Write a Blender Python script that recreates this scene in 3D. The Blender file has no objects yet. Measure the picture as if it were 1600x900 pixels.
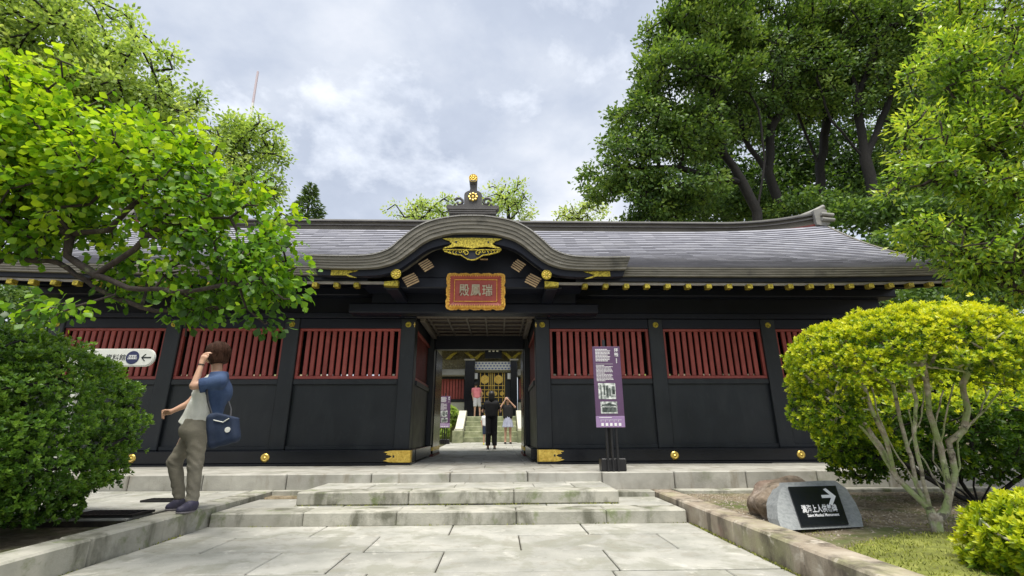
import bpy, math, random
import numpy as np
from mathutils import Matrix, Vector
from math import radians as R, sin, cos, pi
random.seed(7); rng = np.random.default_rng(11)
S = bpy.context.scene; C = S.collection

# ---------------------------------------------------------------- camera
CM = np.array([[0.99961912,-0.02727084,-0.0042321],[0.00388284,0.29080617,-0.95677411],[0.02732276,0.95639326,0.2908013]])
FPX = 732.318; CH = 0.55
cd = bpy.data.cameras.new('camera'); cam = bpy.data.objects.new('camera', cd); C.objects.link(cam)
cd.sensor_width = 36; cd.lens = FPX*36/1600; cd.clip_start = 0.05; cd.clip_end = 3000
rt, dn, fw = CM
mw = Matrix.Identity(4)
for i in range(3):
    mw[i][0] = rt[i]; mw[i][1] = -dn[i]; mw[i][2] = -fw[i]
mw[0][3] = 0; mw[1][3] = 0; mw[2][3] = CH
cam.matrix_world = mw; S.camera = cam
def P(px, py, Y):
    "photo pixel -> point on the upright plane at depth Y"
    r = np.array([px-800, py-450, FPX]) @ CM
    t = Y/r[1]; return np.array([0, 0, CH]) + t*r
def PZ(px, py, z):
    r = np.array([px-800, py-450, FPX]) @ CM
    t = (z-CH)/r[2]; return np.array([0, 0, CH]) + t*r

# ---------------------------------------------------------------- sky and sun
SUN_EL, SUN_AZ = 72, 185           # azimuth clockwise from +Y (behind the camera, to the left)
w = bpy.data.worlds.new('World'); S.world = w; w.use_nodes = True
nt = w.node_tree; N = nt.nodes; L = nt.links; N.clear()
out = N.new('ShaderNodeOutputWorld'); bg = N.new('ShaderNodeBackground'); bg.inputs[1].default_value = 0.105
sky = N.new('ShaderNodeTexSky'); sky.sky_type = 'NISHITA'; sky.sun_disc = False
sky.sun_elevation = R(SUN_EL); sky.sun_rotation = R(SUN_AZ); sky.air_density = 1.3; sky.dust_density = 2
tc = N.new('ShaderNodeTexCoord')
sep = N.new('ShaderNodeSeparateXYZ'); L.new(tc.outputs['Generated'], sep.inputs[0])
zc = N.new('ShaderNodeMath'); zc.operation = 'MAXIMUM'; zc.inputs[1].default_value = 0.0; L.new(sep.outputs[2], zc.inputs[0])
za = N.new('ShaderNodeMath'); za.operation = 'ADD'; za.inputs[1].default_value = 0.28; L.new(zc.outputs[0], za.inputs[0])
cmb = N.new('ShaderNodeCombineXYZ')
for k in (0, 1):
    d = N.new('ShaderNodeMath'); d.operation = 'DIVIDE'; L.new(sep.outputs[k], d.inputs[0]); L.new(za.outputs[0], d.inputs[1]); L.new(d.outputs[0], cmb.inputs[k])
def wnoise(scale, detail, rough, off, dist=0.4):
    mp = N.new('ShaderNodeMapping'); mp.inputs['Location'].default_value = off; L.new(cmb.outputs[0], mp.inputs[0])
    n = N.new('ShaderNodeTexNoise'); n.inputs['Scale'].default_value = scale; n.inputs['Detail'].default_value = detail
    n.inputs['Roughness'].default_value = rough; n.inputs['Distortion'].default_value = dist
    L.new(mp.outputs[0], n.inputs['Vector']); return n.outputs['Fac']
def wramp(src, stops):
    r = N.new('ShaderNodeValToRGB'); L.new(src, r.inputs[0]); e = r.color_ramp.elements
    while len(e) < len(stops): e.new(0.5)
    for q, (p, c) in zip(e, stops): q.position = p; q.color = (*c, 1)
    return r.outputs[0]
n1 = wnoise(1.7, 9, 0.55, (3.1, 1.7, 0), 0.1); n2 = wnoise(3.0, 9, 0.6, (7.3, 2.2, 0), 0.15)
c1 = wramp(n1, [(0.32, (.42, .47, .57)), (0.45, (.52, .57, .665)), (0.54, (.66, .70, .77)), (0.66, (.86, .87, .90))])
c2 = wramp(n2, [(0.52, (0, 0, 0)), (0.68, (.34, .33, .30))])
add = N.new('ShaderNodeMixRGB'); add.blend_type = 'ADD'; add.inputs[0].default_value = 1; L.new(c1, add.inputs[1]); L.new(c2, add.inputs[2])
mul = N.new('ShaderNodeMixRGB'); mul.blend_type = 'MULTIPLY'; mul.inputs[0].default_value = 1; mul.inputs[2].default_value = (7.7, 7.75, 7.9, 1)
L.new(add.outputs[0], mul.inputs[1])
mx = N.new('ShaderNodeMixRGB'); mx.inputs[0].default_value = 0.92
L.new(sky.outputs[0], mx.inputs[1]); L.new(mul.outputs[0], mx.inputs[2])
L.new(mx.outputs[0], bg.inputs[0]); L.new(bg.outputs[0], out.inputs[0])
sd = bpy.data.lights.new('sun', 'SUN'); sd.energy = 3.6; sd.angle = R(30); sd.color = (1, .95, .86)
so = bpy.data.objects.new('sun', sd); C.objects.link(so)
az, el = R(SUN_AZ), R(SUN_EL)
sdir = Vector((sin(az)*cos(el), cos(az)*cos(el), sin(el)))
so.rotation_euler = sdir.to_track_quat('Z', 'Y').to_euler(); so.location = (0, 0, 40)
S.view_settings.view_transform = 'Standard'; S.view_settings.look = 'None'; S.view_settings.gamma = 1
S.view_settings.exposure = 0.6

# ---------------------------------------------------------------- helpers
ID = Matrix.Identity(4)
def setp(o, label=None, cat=None, group=None, kind=None):
    if label: o['label'] = label
    if cat: o['category'] = cat
    if group: o['group'] = group
    if kind: o['kind'] = kind
    return o
def thing(name, label, cat, loc=(0, 0, 0), group=None):
    o = bpy.data.objects.new(name, None); C.objects.link(o); o.location = [float(v) for v in loc]; o.empty_display_size = .1
    return setp(o, label, cat, group)
def link(name, me, mat=None, parent=None, loc=None):
    o = bpy.data.objects.new(name, me); C.objects.link(o)
    if mat is not None and len(me.materials) == 0:
        for m in (mat if isinstance(mat, (list, tuple)) else [mat]): me.materials.append(m)
    if parent is not None:
        o.parent = parent
        wl = Vector(parent.location)
        if parent.parent is not None: wl = Vector((0, 0, 0))+parent.location
        if parent.type == 'EMPTY': o.matrix_parent_inverse = Matrix.Translation(parent.location).inverted()
        elif parent.location.length > 0: o.matrix_parent_inverse = Matrix.Translation(parent.location).inverted()
    if loc is not None: o.location = [float(v) for v in loc]
    return o
class MB:
    def __init__(s): s.v = []; s.f = []; s.m = []; s.mi = 0
    def add(s, vs, fs):
        b = len(s.v); s.v += [tuple(float(c) for c in v) for v in vs]; s.f += [tuple(b+i for i in f) for f in fs]; s.m += [s.mi]*len(fs); return s
    def box(s, x0, x1, y0, y1, z0, z1):
        return s.add([(x0,y0,z0),(x1,y0,z0),(x1,y1,z0),(x0,y1,z0),(x0,y0,z1),(x1,y0,z1),(x1,y1,z1),(x0,y1,z1)],
              [(3,2,1,0),(4,5,6,7),(0,1,5,4),(1,2,6,5),(2,3,7,6),(3,0,4,7)])
    def cbox(s, x0, x1, y0, y1, z0, z1, c=.01):
        "box with all edges chamfered"
        c = min(c, (x1-x0)/3, (y1-y0)/3, (z1-z0)/3); vs = []; idx = {}
        for sx in (0, 1):
            for sy in (0, 1):
                for sz in (0, 1):
                    X = (x0, x1)[sx]; Y = (y0, y1)[sy]; Z = (z0, z1)[sz]
                    ix = X+c*(1-2*sx); iy = Y+c*(1-2*sy); iz = Z+c*(1-2*sz)
                    for a, p in (('x', (X, iy, iz)), ('y', (ix, Y, iz)), ('z', (ix, iy, Z))): idx[(sx, sy, sz, a)] = len(vs); vs.append(p)
        I = idx; fs = []
        q = [(0,0),(1,0),(1,1),(0,1)]
        fs += [tuple(I[(1,a,b,'x')] for a, b in q), tuple(I[(0,a,b,'x')] for a, b in q[::-1])]
        fs += [tuple(I[(b,1,a,'y')] for a, b in q), tuple(I[(b,0,a,'y')] for a, b in q[::-1])]
        fs += [tuple(I[(a,b,1,'z')] for a, b in q), tuple(I[(a,b,0,'z')] for a, b in q[::-1])]
        for a in (0, 1):
            for b in (0, 1):
                f1 = (I[(a,b,0,'x')], I[(a,b,1,'x')], I[(a,b,1,'y')], I[(a,b,0,'y')]); fs.append(f1 if a == b else f1[::-1])
                f2 = (I[(a,0,b,'x')], I[(a,1,b,'x')], I[(a,1,b,'z')], I[(a,0,b,'z')]); fs.append(f2[::-1] if a == b else f2)
                f3 = (I[(0,a,b,'y')], I[(1,a,b,'y')], I[(1,a,b,'z')], I[(0,a,b,'z')]); fs.append(f3 if a == b else f3[::-1])
                for d in (0, 1):
                    t = (I[(a,b,d,'x')], I[(a,b,d,'y')], I[(a,b,d,'z')]); fs.append(t if (a+b+d) % 2 == 1 else t[::-1])
        return s.add(vs, fs)
    def prism(s, pts, y0, y1, ax='y'):
        "polygon in (x,z) extruded along y (counter-clockwise seen from -y)"
        n = len(pts)
        if ax == 'y': vs = [(a, y0, b) for a, b in pts]+[(a, y1, b) for a, b in pts]
        elif ax == 'x': vs = [(y0, a, b) for a, b in pts]+[(y1, a, b) for a, b in pts]
        else: vs = [(a, b, y0) for a, b in pts]+[(a, b, y1) for a, b in pts]
        return s.add(vs, [tuple(range(n)), tuple(range(2*n-1, n-1, -1))]+[(i, i+n, (i+1) % n+n, (i+1) % n) for i in range(n)])
    def loft(s, A, B, y0, y1):
        "band between curves A and B (lists of (x,z)), front at y0, back at y1"
        n = len(A); vs = [(a, y0, b) for a, b in A]+[(a, y0, b) for a, b in B]+[(a, y1, b) for a, b in A]+[(a, y1, b) for a, b in B]
        fs = []
        for i in range(n-1):
            fs += [(n+i, n+i+1, i+1, i), (i, i+1, 2*n+i+1, 2*n+i), (3*n+i, 3*n+i+1, n+i+1, n+i)]
        fs += [(0, 2*n, 3*n, n), (n-1, 2*n-1, 4*n-1, 3*n-1)]
        return s.add(vs, fs)
    def tube(s, pts, r, seg=8, caps=True):
        pts = [Vector([float(c) for c in p]) for p in pts]; n = len(pts); rs = r if isinstance(r, (list, tuple)) else [r]*n
        vs = []; up = None
        for i, p in enumerate(pts):
            t = (pts[min(i+1, n-1)]-pts[max(i-1, 0)]).normalized()
            if up is None: up = t.orthogonal().normalized()
            up = (up-t*up.dot(t)).normalized(); sd_ = t.cross(up)
            for k in range(seg):
                a = 2*pi*k/seg; vs.append(p+(up*cos(a)+sd_*sin(a))*rs[i])
        fs = [(i*seg+k, i*seg+(k+1) % seg, (i+1)*seg+(k+1) % seg, (i+1)*seg+k) for i in range(n-1) for k in range(seg)]
        if caps: fs += [tuple(range(seg-1, -1, -1)), tuple((n-1)*seg+k for k in range(seg))]
        return s.add(vs, fs)
    def lathe(s, prof, c, axis='y', seg=20):
        "prof: list of (radius, along)"
        vs = []; n = len(prof)
        for r, h in prof:
            for k in range(seg):
                a = 2*pi*k/seg
                q = (c[0]+r*cos(a), c[1]+h, c[2]+r*sin(a)) if axis == 'y' else ((c[0]+r*cos(a), c[1]+r*sin(a), c[2]+h) if axis == 'z' else (c[0]+h, c[1]+r*cos(a), c[2]+r*sin(a)))
                vs.append(q)
        fs = [(i*seg+k, i*seg+(k+1) % seg, (i+1)*seg+(k+1) % seg, (i+1)*seg+k) for i in range(n-1) for k in range(seg)]
        fs += [tuple(range(seg-1, -1, -1)), tuple((n-1)*seg+k for k in range(seg))]
        return s.add(vs, fs)
    def mesh(s, name, smooth=False, mat=None):
        me = bpy.data.meshes.new(name); me.from_pydata(s.v, [], s.f); 
        if mat is not None:
            for m in (mat if isinstance(mat, (list, tuple)) else [mat]): me.materials.append(m)
        if s.mi or any(s.m): me.polygons.foreach_set('material_index', s.m)
        if smooth: me.polygons.foreach_set('use_smooth', [True]*len(s.f))
        me.update(); return me
    def build(s, name, mat, parent=None, smooth=False, kind=None, label=None, cat=None, group=None, fix=True):
        me = s.mesh(name, smooth, mat)
        if fix:
            import bmesh
            b = bmesh.new(); b.from_mesh(me); bmesh.ops.recalc_face_normals(b, faces=b.faces); b.to_mesh(me); b.free()
        return setp(link(name, me, None, parent), label, cat, group, kind)
def np_mesh(name, V, F, mat, tint=None, smooth=False, parent=None, **kw):
    "V (n,3), F (m,k) arrays"
    me = bpy.data.meshes.new(name); k = F.shape[1]
    me.vertices.add(len(V)); me.vertices.foreach_set('co', V.astype(np.float32).ravel())
    me.loops.add(F.size); me.loops.foreach_set('vertex_index', F.astype(np.int32).ravel())
    me.polygons.add(len(F)); me.polygons.foreach_set('loop_start', np.arange(0, F.size, k, dtype=np.int32))
    me.polygons.foreach_set('loop_total', np.full(len(F), k, dtype=np.int32))
    if smooth: me.polygons.foreach_set('use_smooth', np.ones(len(F), dtype=bool))
    me.update(calc_edges=True)
    if tint is not None:
        a = me.attributes.new('tint', 'FLOAT', 'POINT'); a.data.foreach_set('value', tint.astype(np.float32))
    me.materials.append(mat)
    return setp(link(name, me, None, parent), **kw)

# ---------------------------------------------------------------- materials
def new_mat(name):
    m = bpy.data.materials.new(name); m.use_nodes = True; m.node_tree.nodes.clear(); return m, m.node_tree.nodes, m.node_tree.links
def rampn(N, L, src, stops):
    r = N.new('ShaderNodeValToRGB'); L.new(src, r.inputs[0]); e = r.color_ramp.elements
    while len(e) < len(stops): e.new(0.5)
    for q, (p, c) in zip(e, stops): q.position = p; q.color = (*c, 1) if len(c) == 3 else c
    return r.outputs[0]
def noise(N, L, vec, scale, detail=5, rough=.55, stretch=None, dist=0):
    if stretch:
        mp = N.new('ShaderNodeMapping'); mp.inputs['Scale'].default_value = stretch; L.new(vec, mp.inputs[0]); vec = mp.outputs[0]
    n = N.new('ShaderNodeTexNoise'); n.inputs['Scale'].default_value = scale; n.inputs['Detail'].default_value = detail
    n.inputs['Roughness'].default_value = rough; n.inputs['Distortion'].default_value = dist; L.new(vec, n.inputs['Vector']); return n.outputs['Fac']
def mix(N, L, f, a, b, mode='MIX'):
    m = N.new('ShaderNodeMixRGB'); m.blend_type = mode
    for i, v in enumerate((f, a, b)):
        if hasattr(v, 'is_linked') or isinstance(v, bpy.types.NodeSocket): L.new(v, m.inputs[i])
        else: m.inputs[i].default_value = v if i == 0 else ((*v, 1) if len(v) == 3 else v)
    return m.outputs[0]
def pmat(name, stops, scale=4, rough=.6, bump=.2, bscale=None, metal=0, spec=.5, objrand=0, stains=(), stretch=None, coat=0, rvar=0, bdist=.01):
    """stains: list of (scale, lo, hi, colour, amount, stretch)"""
    m, N, L = new_mat(name)
    o = N.new('ShaderNodeOutputMaterial'); b = N.new('ShaderNodeBsdfPrincipled'); L.new(b.outputs[0], o.inputs[0])
    g = N.new('ShaderNodeNewGeometry'); vec = g.outputs['Position']
    n = noise(N, L, vec, scale, 7, .6, stretch)
    col = rampn(N, L, n, stops)
    if objrand:
        oi = N.new('ShaderNodeObjectInfo'); k = rampn(N, L, oi.outputs['Random'], [(0, (1-objrand,)*3), (1, (1+objrand,)*3)])
        col = mix(N, L, 1.0, col, k, 'MULTIPLY')
    for (sc, lo, hi, c, am, st) in stains:
        f = rampn(N, L, noise(N, L, vec, sc, 8, .62, st, .3), [(lo, (0, 0, 0)), (hi, (am,)*3)])
        col = mix(N, L, f, col, c)
    L.new(col, b.inputs['Base Color'])
    b.inputs['Roughness'].default_value = rough; b.inputs['Metallic'].default_value = metal
    b.inputs['Specular IOR Level'].default_value = spec; b.inputs['Coat Weight'].default_value = coat
    if rvar:
        rr = N.new('ShaderNodeMapRange'); L.new(n, rr.inputs[0]); rr.inputs[3].default_value = rough-rvar; rr.inputs[4].default_value = rough+rvar; L.new(rr.outputs[0], b.inputs['Roughness'])
    if bump:
        bn = noise(N, L, vec, bscale or scale*6, 6, .65)
        bp = N.new('ShaderNodeBump'); bp.inputs['Strength'].default_value = bump; bp.inputs['Distance'].default_value = bdist; L.new(bn, bp.inputs['Height']); L.new(bp.outputs[0], b.inputs['Normal'])
    return m
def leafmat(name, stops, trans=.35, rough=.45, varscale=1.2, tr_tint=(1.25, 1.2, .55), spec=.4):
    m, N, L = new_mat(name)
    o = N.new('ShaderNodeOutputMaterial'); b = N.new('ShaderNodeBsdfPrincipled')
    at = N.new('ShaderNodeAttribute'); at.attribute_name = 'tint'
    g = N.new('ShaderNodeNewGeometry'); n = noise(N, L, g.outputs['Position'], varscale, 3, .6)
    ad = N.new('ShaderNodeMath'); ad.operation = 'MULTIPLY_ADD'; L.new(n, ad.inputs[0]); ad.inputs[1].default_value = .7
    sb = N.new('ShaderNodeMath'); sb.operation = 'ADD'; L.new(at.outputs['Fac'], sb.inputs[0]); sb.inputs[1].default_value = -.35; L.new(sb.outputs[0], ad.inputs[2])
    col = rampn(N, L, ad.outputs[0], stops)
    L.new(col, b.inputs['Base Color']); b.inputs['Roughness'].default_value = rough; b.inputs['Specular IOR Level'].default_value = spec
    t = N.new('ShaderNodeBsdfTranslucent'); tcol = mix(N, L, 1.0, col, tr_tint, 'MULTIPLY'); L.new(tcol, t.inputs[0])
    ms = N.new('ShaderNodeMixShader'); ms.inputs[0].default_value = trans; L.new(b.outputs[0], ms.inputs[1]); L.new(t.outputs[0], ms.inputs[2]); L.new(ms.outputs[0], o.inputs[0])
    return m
MT = {}
MT['paving'] = pmat('pale_granite', [(.30, (.27, .27, .235)), (.5, (.37, .365, .325)), (.72, (.46, .45, .40))], 2.2, .75, .5, 60, objrand=.15,
    stains=[(2.3, .51, .59, (.25, .25, .195), .6, None), (5.5, .56, .62, (.27, .25, .20), .4, None), (6, .60, .72, (.66, .64, .57), .6, None), (14, .62, .75, (.10, .11, .07), .5, None)])
MT['kerb'] = pmat('kerb_granite', [(.3, (.27, .265, .215)), (.5, (.38, .37, .315)), (.7, (.50, .48, .41))], 3, .8, .4, 50, objrand=.10,
    stains=[(2.6, .50, .62, (.085, .085, .055), .8, (1, 1, .45)), (4.5, .56, .68, (.13, .17, .05), .7, None), (9, .6, .75, (.5, .48, .41), .6, None)])
MT['kerbr'] = pmat('stained_kerb', [(.3, (.20, .155, .115)), (.5, (.32, .27, .205)), (.7, (.45, .40, .32))], 3, .8, .45, 50, objrand=.10,
    stains=[(3.2, .47, .6, (.045, .035, .025), .8, (1, 1, .35)), (2, .50, .62, (.38, .38, .20), .5, None), (7, .58, .68, (.55, .50, .42), .75, None), (2.6, .58, .7, (.24, .14, .11), .5, None)])
MT['edge'] = pmat('platform_granite', [(.3, (.27, .265, .23)), (.5, (.36, .35, .31)), (.7, (.46, .45, .40))], 3, .75, .3, 60, objrand=.08,
    stains=[(3.5, .54, .68, (.16, .13, .08), .6, (1, 1, .3)), (2, .58, .7, (.12, .15, .06), .5, None)])
MT['joint'] = pmat('joint_moss', [(.35, (.02, .017, .012)), (.6, (.05, .042, .026)), (.72, (.07, .10, .02))], 5, .95, .5, 80)
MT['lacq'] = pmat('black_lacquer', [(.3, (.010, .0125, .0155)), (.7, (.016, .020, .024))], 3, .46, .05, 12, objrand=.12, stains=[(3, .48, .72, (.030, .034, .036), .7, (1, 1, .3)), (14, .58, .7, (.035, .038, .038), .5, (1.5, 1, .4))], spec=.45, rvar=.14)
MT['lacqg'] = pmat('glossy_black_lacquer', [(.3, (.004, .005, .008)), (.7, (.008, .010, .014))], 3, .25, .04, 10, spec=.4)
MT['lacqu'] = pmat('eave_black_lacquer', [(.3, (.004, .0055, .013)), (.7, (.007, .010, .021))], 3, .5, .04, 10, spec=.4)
MT['red'] = pmat('red_lacquer', [(.3, (.26, .046, .037)), (.7, (.38, .078, .062))], 4, .5, .1, 40, objrand=.1, stains=[(8, .62, .78, (.30, .10, .08), .5, None)])
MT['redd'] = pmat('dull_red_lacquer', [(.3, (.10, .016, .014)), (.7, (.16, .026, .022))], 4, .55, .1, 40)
MT['gold'] = pmat('gilt_metal', [(.35, (.62, .40, .07)), (.6, (.85, .62, .14))], 18, .38, .9, 46, metal=.75, objrand=.06, stains=[(40, .56, .64, (.35, .22, .03), .6, None)], bdist=.006)
MT['goldy'] = pmat('yellow_gilt', [(.40, (.24, .19, .025)), (.56, (.62, .50, .07))], 34, .42, 1.0, 80, metal=.6, objrand=.06, stains=[(45, .54, .62, (.28, .22, .02), .7, None)], bdist=.006)
MT['goldm'] = pmat('smooth_gilt', [(.35, (.75, .50, .10)), (.6, (.90, .66, .18))], 8, .3, .1, 20, metal=.85)
MT['bark_shingle'] = pmat('weathered_roof_edge', [(.3, (.12, .112, .092)), (.6, (.20, .187, .158)), (.75, (.27, .255, .22))], 5, .8, .4, 60, stretch=(.5, 1, 3), stains=[(3, .55, .7, (.045, .045, .04), .6, None)])
def roofmat():
    m, N, L = new_mat('wooden_roof_shingles'); o = N.new('ShaderNodeOutputMaterial'); b = N.new('ShaderNodeBsdfPrincipled'); L.new(b.outputs[0], o.inputs[0])
    at = N.new('ShaderNodeAttribute'); at.attribute_name = 'tint'; g = N.new('ShaderNodeNewGeometry')
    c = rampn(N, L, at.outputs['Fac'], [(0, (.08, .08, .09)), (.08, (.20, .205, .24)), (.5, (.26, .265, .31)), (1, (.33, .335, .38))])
    n = noise(N, L, g.outputs['Position'], 1.6, 8, .65, (.45, 1, 1), .4)
    c = mix(N, L, rampn(N, L, n, [(.45, (0, 0, 0)), (.7, (.22, .22, .22))]), c, (.34, .34, .36))
    c = mix(N, L, rampn(N, L, noise(N, L, g.outputs['Position'], 22, 4, .6, (.2, 1, 1)), [(.5, (0, 0, 0)), (.75, (.3, .3, .3))]), c, (.17, .17, .19))
    L.new(c, b.inputs['Base Color']); b.inputs['Roughness'].default_value = .9; b.inputs['Specular IOR Level'].default_value = .2
    return m
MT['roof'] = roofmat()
MT['ridge'] = pmat('ridge_copper_brown', [(.3, (.075, .068, .056)), (.7, (.135, .125, .105))], 6, .7, .3, 40, stretch=(.3, 1, 1))
MT['ridgel'] = pmat('ridge_cap_grey', [(.3, (.20, .195, .18)), (.7, (.33, .32, .30))], 6, .6, .2, 40, stretch=(.3, 1, 1))
MT['onidark'] = pmat('ridge_tile_charcoal', [(.3, (.045, .042, .042)), (.7, (.085, .08, .08))], 8, .5, .3, 40)
MT['wood'] = pmat('brown_ceiling_wood', [(.3, (.12, .10, .08)), (.7, (.20, .17, .14))], 4, .6, .2, 40, stretch=(4, .4, 4))
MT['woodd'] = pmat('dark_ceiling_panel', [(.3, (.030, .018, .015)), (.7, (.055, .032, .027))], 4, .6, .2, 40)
MT['tan'] = pmat('tan_gilded_rafter', [(.3, (.26, .17, .08)), (.7, (.40, .28, .14))], 12, .5, .2, 40)
MT['pale'] = pmat('pale_eave_board', [(.3, (.35, .33, .32)), (.7, (.52, .50, .49))], 6, .7, .1, 40)
MT['soil'] = pmat('garden_soil', [(.3, (.10, .075, .045)), (.5, (.22, .175, .11)), (.68, (.34, .285, .20))], 9, .95, .8, 90, stains=[(1.4, .50, .60, (.10, .13, .028), .85, None), (26, .60, .68, (.36, .33, .26), .7, None)], bdist=.02)
MT['moss'] = pmat('bright_moss', [(.3, (.12, .13, .03)), (.55, (.25, .28, .05)), (.7, (.36, .38, .09))], 7, .95, .9, 110, stains=[(5, .58, .7, (.16, .11, .05), .6, None)], bdist=.02)
MT['grass'] = leafmat('moss_blades', [(.2, (.12, .14, .03)), (.5, (.26, .30, .05)), (.8, (.40, .42, .10))], .3, .7)
MT['pebble'] = pmat('gravel_stone', [(.3, (.13, .105, .075)), (.5, (.27, .23, .17)), (.7, (.46, .41, .34))], 25, .85, .2, 200)
MT['forest'] = pmat('forest_floor', [(.3, (.02, .025, .01)), (.7, (.06, .06, .03))], 2, .95, .5, 20)
MT['white'] = pmat('white_paint', [(.3, (.68, .69, .64)), (.7, (.78, .78, .73))], 5, .5, .03, 40)
MT['whitem'] = pmat('print_white', [(.3, (.80, .80, .80)), (.7, (.82, .82, .82))], 5, .5, 0)
MT['navyp'] = pmat('print_navy', [(.3, (.022, .028, .09)), (.7, (.024, .03, .1))], 5, .5, 0)
MT['blackp'] = pmat('print_black', [(.3, (.012, .012, .014)), (.7, (.014, .014, .016))], 5, .4, 0)
MT['purple'] = pmat('purple_sign_panel', [(.3, (.090, .045, .105)), (.7, (.115, .060, .130))], 3, .45, 0)
MT['purple2'] = pmat('lilac_sign_panel', [(.3, (.29, .19, .36)), (.7, (.33, .22, .40))], 3, .45, 0)
MT['plaquer'] = pmat('plaque_red', [(.3, (.30, .045, .030)), (.7, (.42, .075, .050))], 6, .5, .1, 60)
MT['ivory'] = pmat('raised_ivory_letter', [(.3, (.42, .36, .24)), (.7, (.55, .49, .34))], 30, .5, .1, 60)
MT['orange'] = pmat('orange_gilt', [(.35, (.60, .26, .03)), (.6, (.90, .55, .10))], 30, .4, .7, 60, metal=.45)
MT['granite'] = pmat('dressed_granite', [(.35, (.19, .205, .21)), (.6, (.27, .285, .285))], 40, .75, .4, 150)
MT['rock'] = pmat('rough_rock', [(.3, (.085, .06, .04)), (.5, (.22, .17, .12)), (.7, (.42, .35, .29))], 7, .85, .9, 22, stains=[(4, .52, .62, (.20, .12, .10), .4, None), (9, .58, .7, (.04, .04, .03), .7, None)], bdist=.03)
MT['barkd'] = pmat('dark_bark', [(.3, (.006, .0055, .005)), (.6, (.014, .0125, .011)), (.75, (.030, .027, .023))], 12, .9, .8, 60, stretch=(1, 1, .4), bdist=.02)
MT['barkn'] = pmat('plum_bark', [(.3, (.022, .016, .014)), (.6, (.055, .041, .034)), (.75, (.12, .10, .075))], 20, .9, .8, 80, stretch=(1, 1, .5), stains=[(8, .58, .66, (.17, .19, .10), .7, None)], bdist=.01)
MT['barka'] = pmat('lichened_azalea_bark', [(.3, (.20, .16, .13)), (.5, (.40, .35, .28)), (.68, (.62, .58, .49))], 22, .85, .7, 90, stains=[(7, .46, .56, (.30, .40, .14), .75, None), (11, .56, .63, (.06, .045, .035), .8, None)], bdist=.01)
MT['skin'] = pmat('skin', [(.3, (.52, .30, .20)), (.7, (.60, .36, .25))], 6, .5, .03, 60)
MT['hair'] = pmat('brown_hair', [(.3, (.018, .008, .004)), (.7, (.060, .025, .014))], 34, .8, .9, 70, stretch=(4, 4, .5), bdist=.006, spec=.2)
MT['hairb'] = pmat('black_hair', [(.3, (.006, .006, .006)), (.7, (.014, .012, .012))], 30, .5, .5, 90, stretch=(4, 4, 1))
MT['blouse'] = pmat('white_linen', [(.3, (.66, .66, .61)), (.7, (.80, .80, .74))], 9, .85, .5, 120)
MT['cardigan'] = pmat('blue_knit', [(.3, (.022, .045, .115)), (.7, (.052, .092, .19))], 7, .9, .5, 160)
MT['navy'] = pmat('navy_canvas', [(.3, (.009, .019, .046)), (.7, (.016, .031, .072))], 8, .75, .4, 120)
MT['khaki'] = pmat('khaki_cotton', [(.3, (.17, .155, .12)), (.7, (.25, .23, .18))], 6, .9, .5, 90, stretch=(1, 1, 2))
MT['shoe'] = pmat('navy_purple_shoe', [(.3, (.030, .028, .055)), (.7, (.060, .055, .095))], 12, .6, .2, 60)
MT['sole'] = pmat('grey_sole', [(.3, (.20, .18, .20)), (.7, (.3, .28, .29))], 12, .7, 0)
MT['black'] = pmat('black_cloth', [(.3, (.007, .007, .008)), (.7, (.014, .014, .016))], 8, .9, .3, 60)
MT['pink'] = pmat('pink_cloth', [(.3, (.62, .17, .20)), (.7, (.78, .27, .30))], 8, .9, .3, 60)
MT['palecl'] = pmat('pale_shorts', [(.3, (.48, .47, .50)), (.7, (.62, .61, .63))], 8, .9, .3, 60)
MT['denim'] = pmat('light_blue_skirt', [(.3, (.28, .30, .40)), (.7, (.42, .44, .54))], 8, .9, .3, 60)
MT['yellow'] = pmat('yellow_shoe', [(.3, (.55, .55, .04)), (.7, (.65, .65, .06))], 8, .6, 0)
MT['metalb'] = pmat('black_steel', [(.3, (.008, .008, .010)), (.7, (.018, .018, .020))], 8, .35, .05, 30, spec=.5)
MT['bluep'] = pmat('blue_painted_wave', [(.3, (.05, .09, .38)), (.7, (.07, .12, .46))], 8, .5, 0)
MT['carve'] = pmat('painted_carving', [(.35, (.05, .06, .035)), (.45, (.22, .18, .07)), (.52, (.10, .08, .05)), (.6, (.30, .28, .14)), (.7, (.12, .07, .05))], 14, .5, .9, 30, bdist=.03)
MT['oldstone'] = pmat('mossy_step_stone', [(.3, (.14, .16, .09)), (.5, (.26, .28, .16)), (.7, (.40, .41, .27))], 4, .85, .3, 40)
MT['cream'] = pmat('cream_wall', [(.3, (.50, .48, .40)), (.7, (.62, .60, .50))], 4, .8, .1, 40)
MT['mast'] = pmat('red_white_mast', [(.3, (.50, .42, .45)), (.7, (.56, .48, .51))], 4, .6, 0)
# ================================================================ ground and paving
def gh(x, y):
    "height of the open ground"
    x = np.asarray(x, float); y = np.asarray(y, float)
    z = np.where(y < 7.05, -0.26, -0.04)
    z = np.where((x > -3.15) & (x < 2.15) & (y < 6.6), -0.5, z)
    z = np.where((x <= -3.15) & (y < 7.05), -0.27, z)
    z = np.where((x >= 2.15) & (y < 7.05), -0.235+.02*np.sin(x*2.1)*np.cos(y*1.7), z)
    s = np.clip((y-15)/18, 0, 1); s = s*s*(3-2*s)
    e = np.clip((np.abs(x+.4)-6)/9, 0, 1); e = e*e*(3-2*e)
    side = np.where(x > 0, 7.0, 4.0)
    z = z + s*e*side*np.clip(1-(y-60)/200, 0, 1)
    z = z + np.clip((y-26)/6, 0, 1)*1.3
    return z
def ticks(pts, step):
    o = []
    for a, b, st in step: o += list(np.arange(a, b, st))
    return np.unique(np.round(np.array(o+list(pts)), 3))
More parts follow.
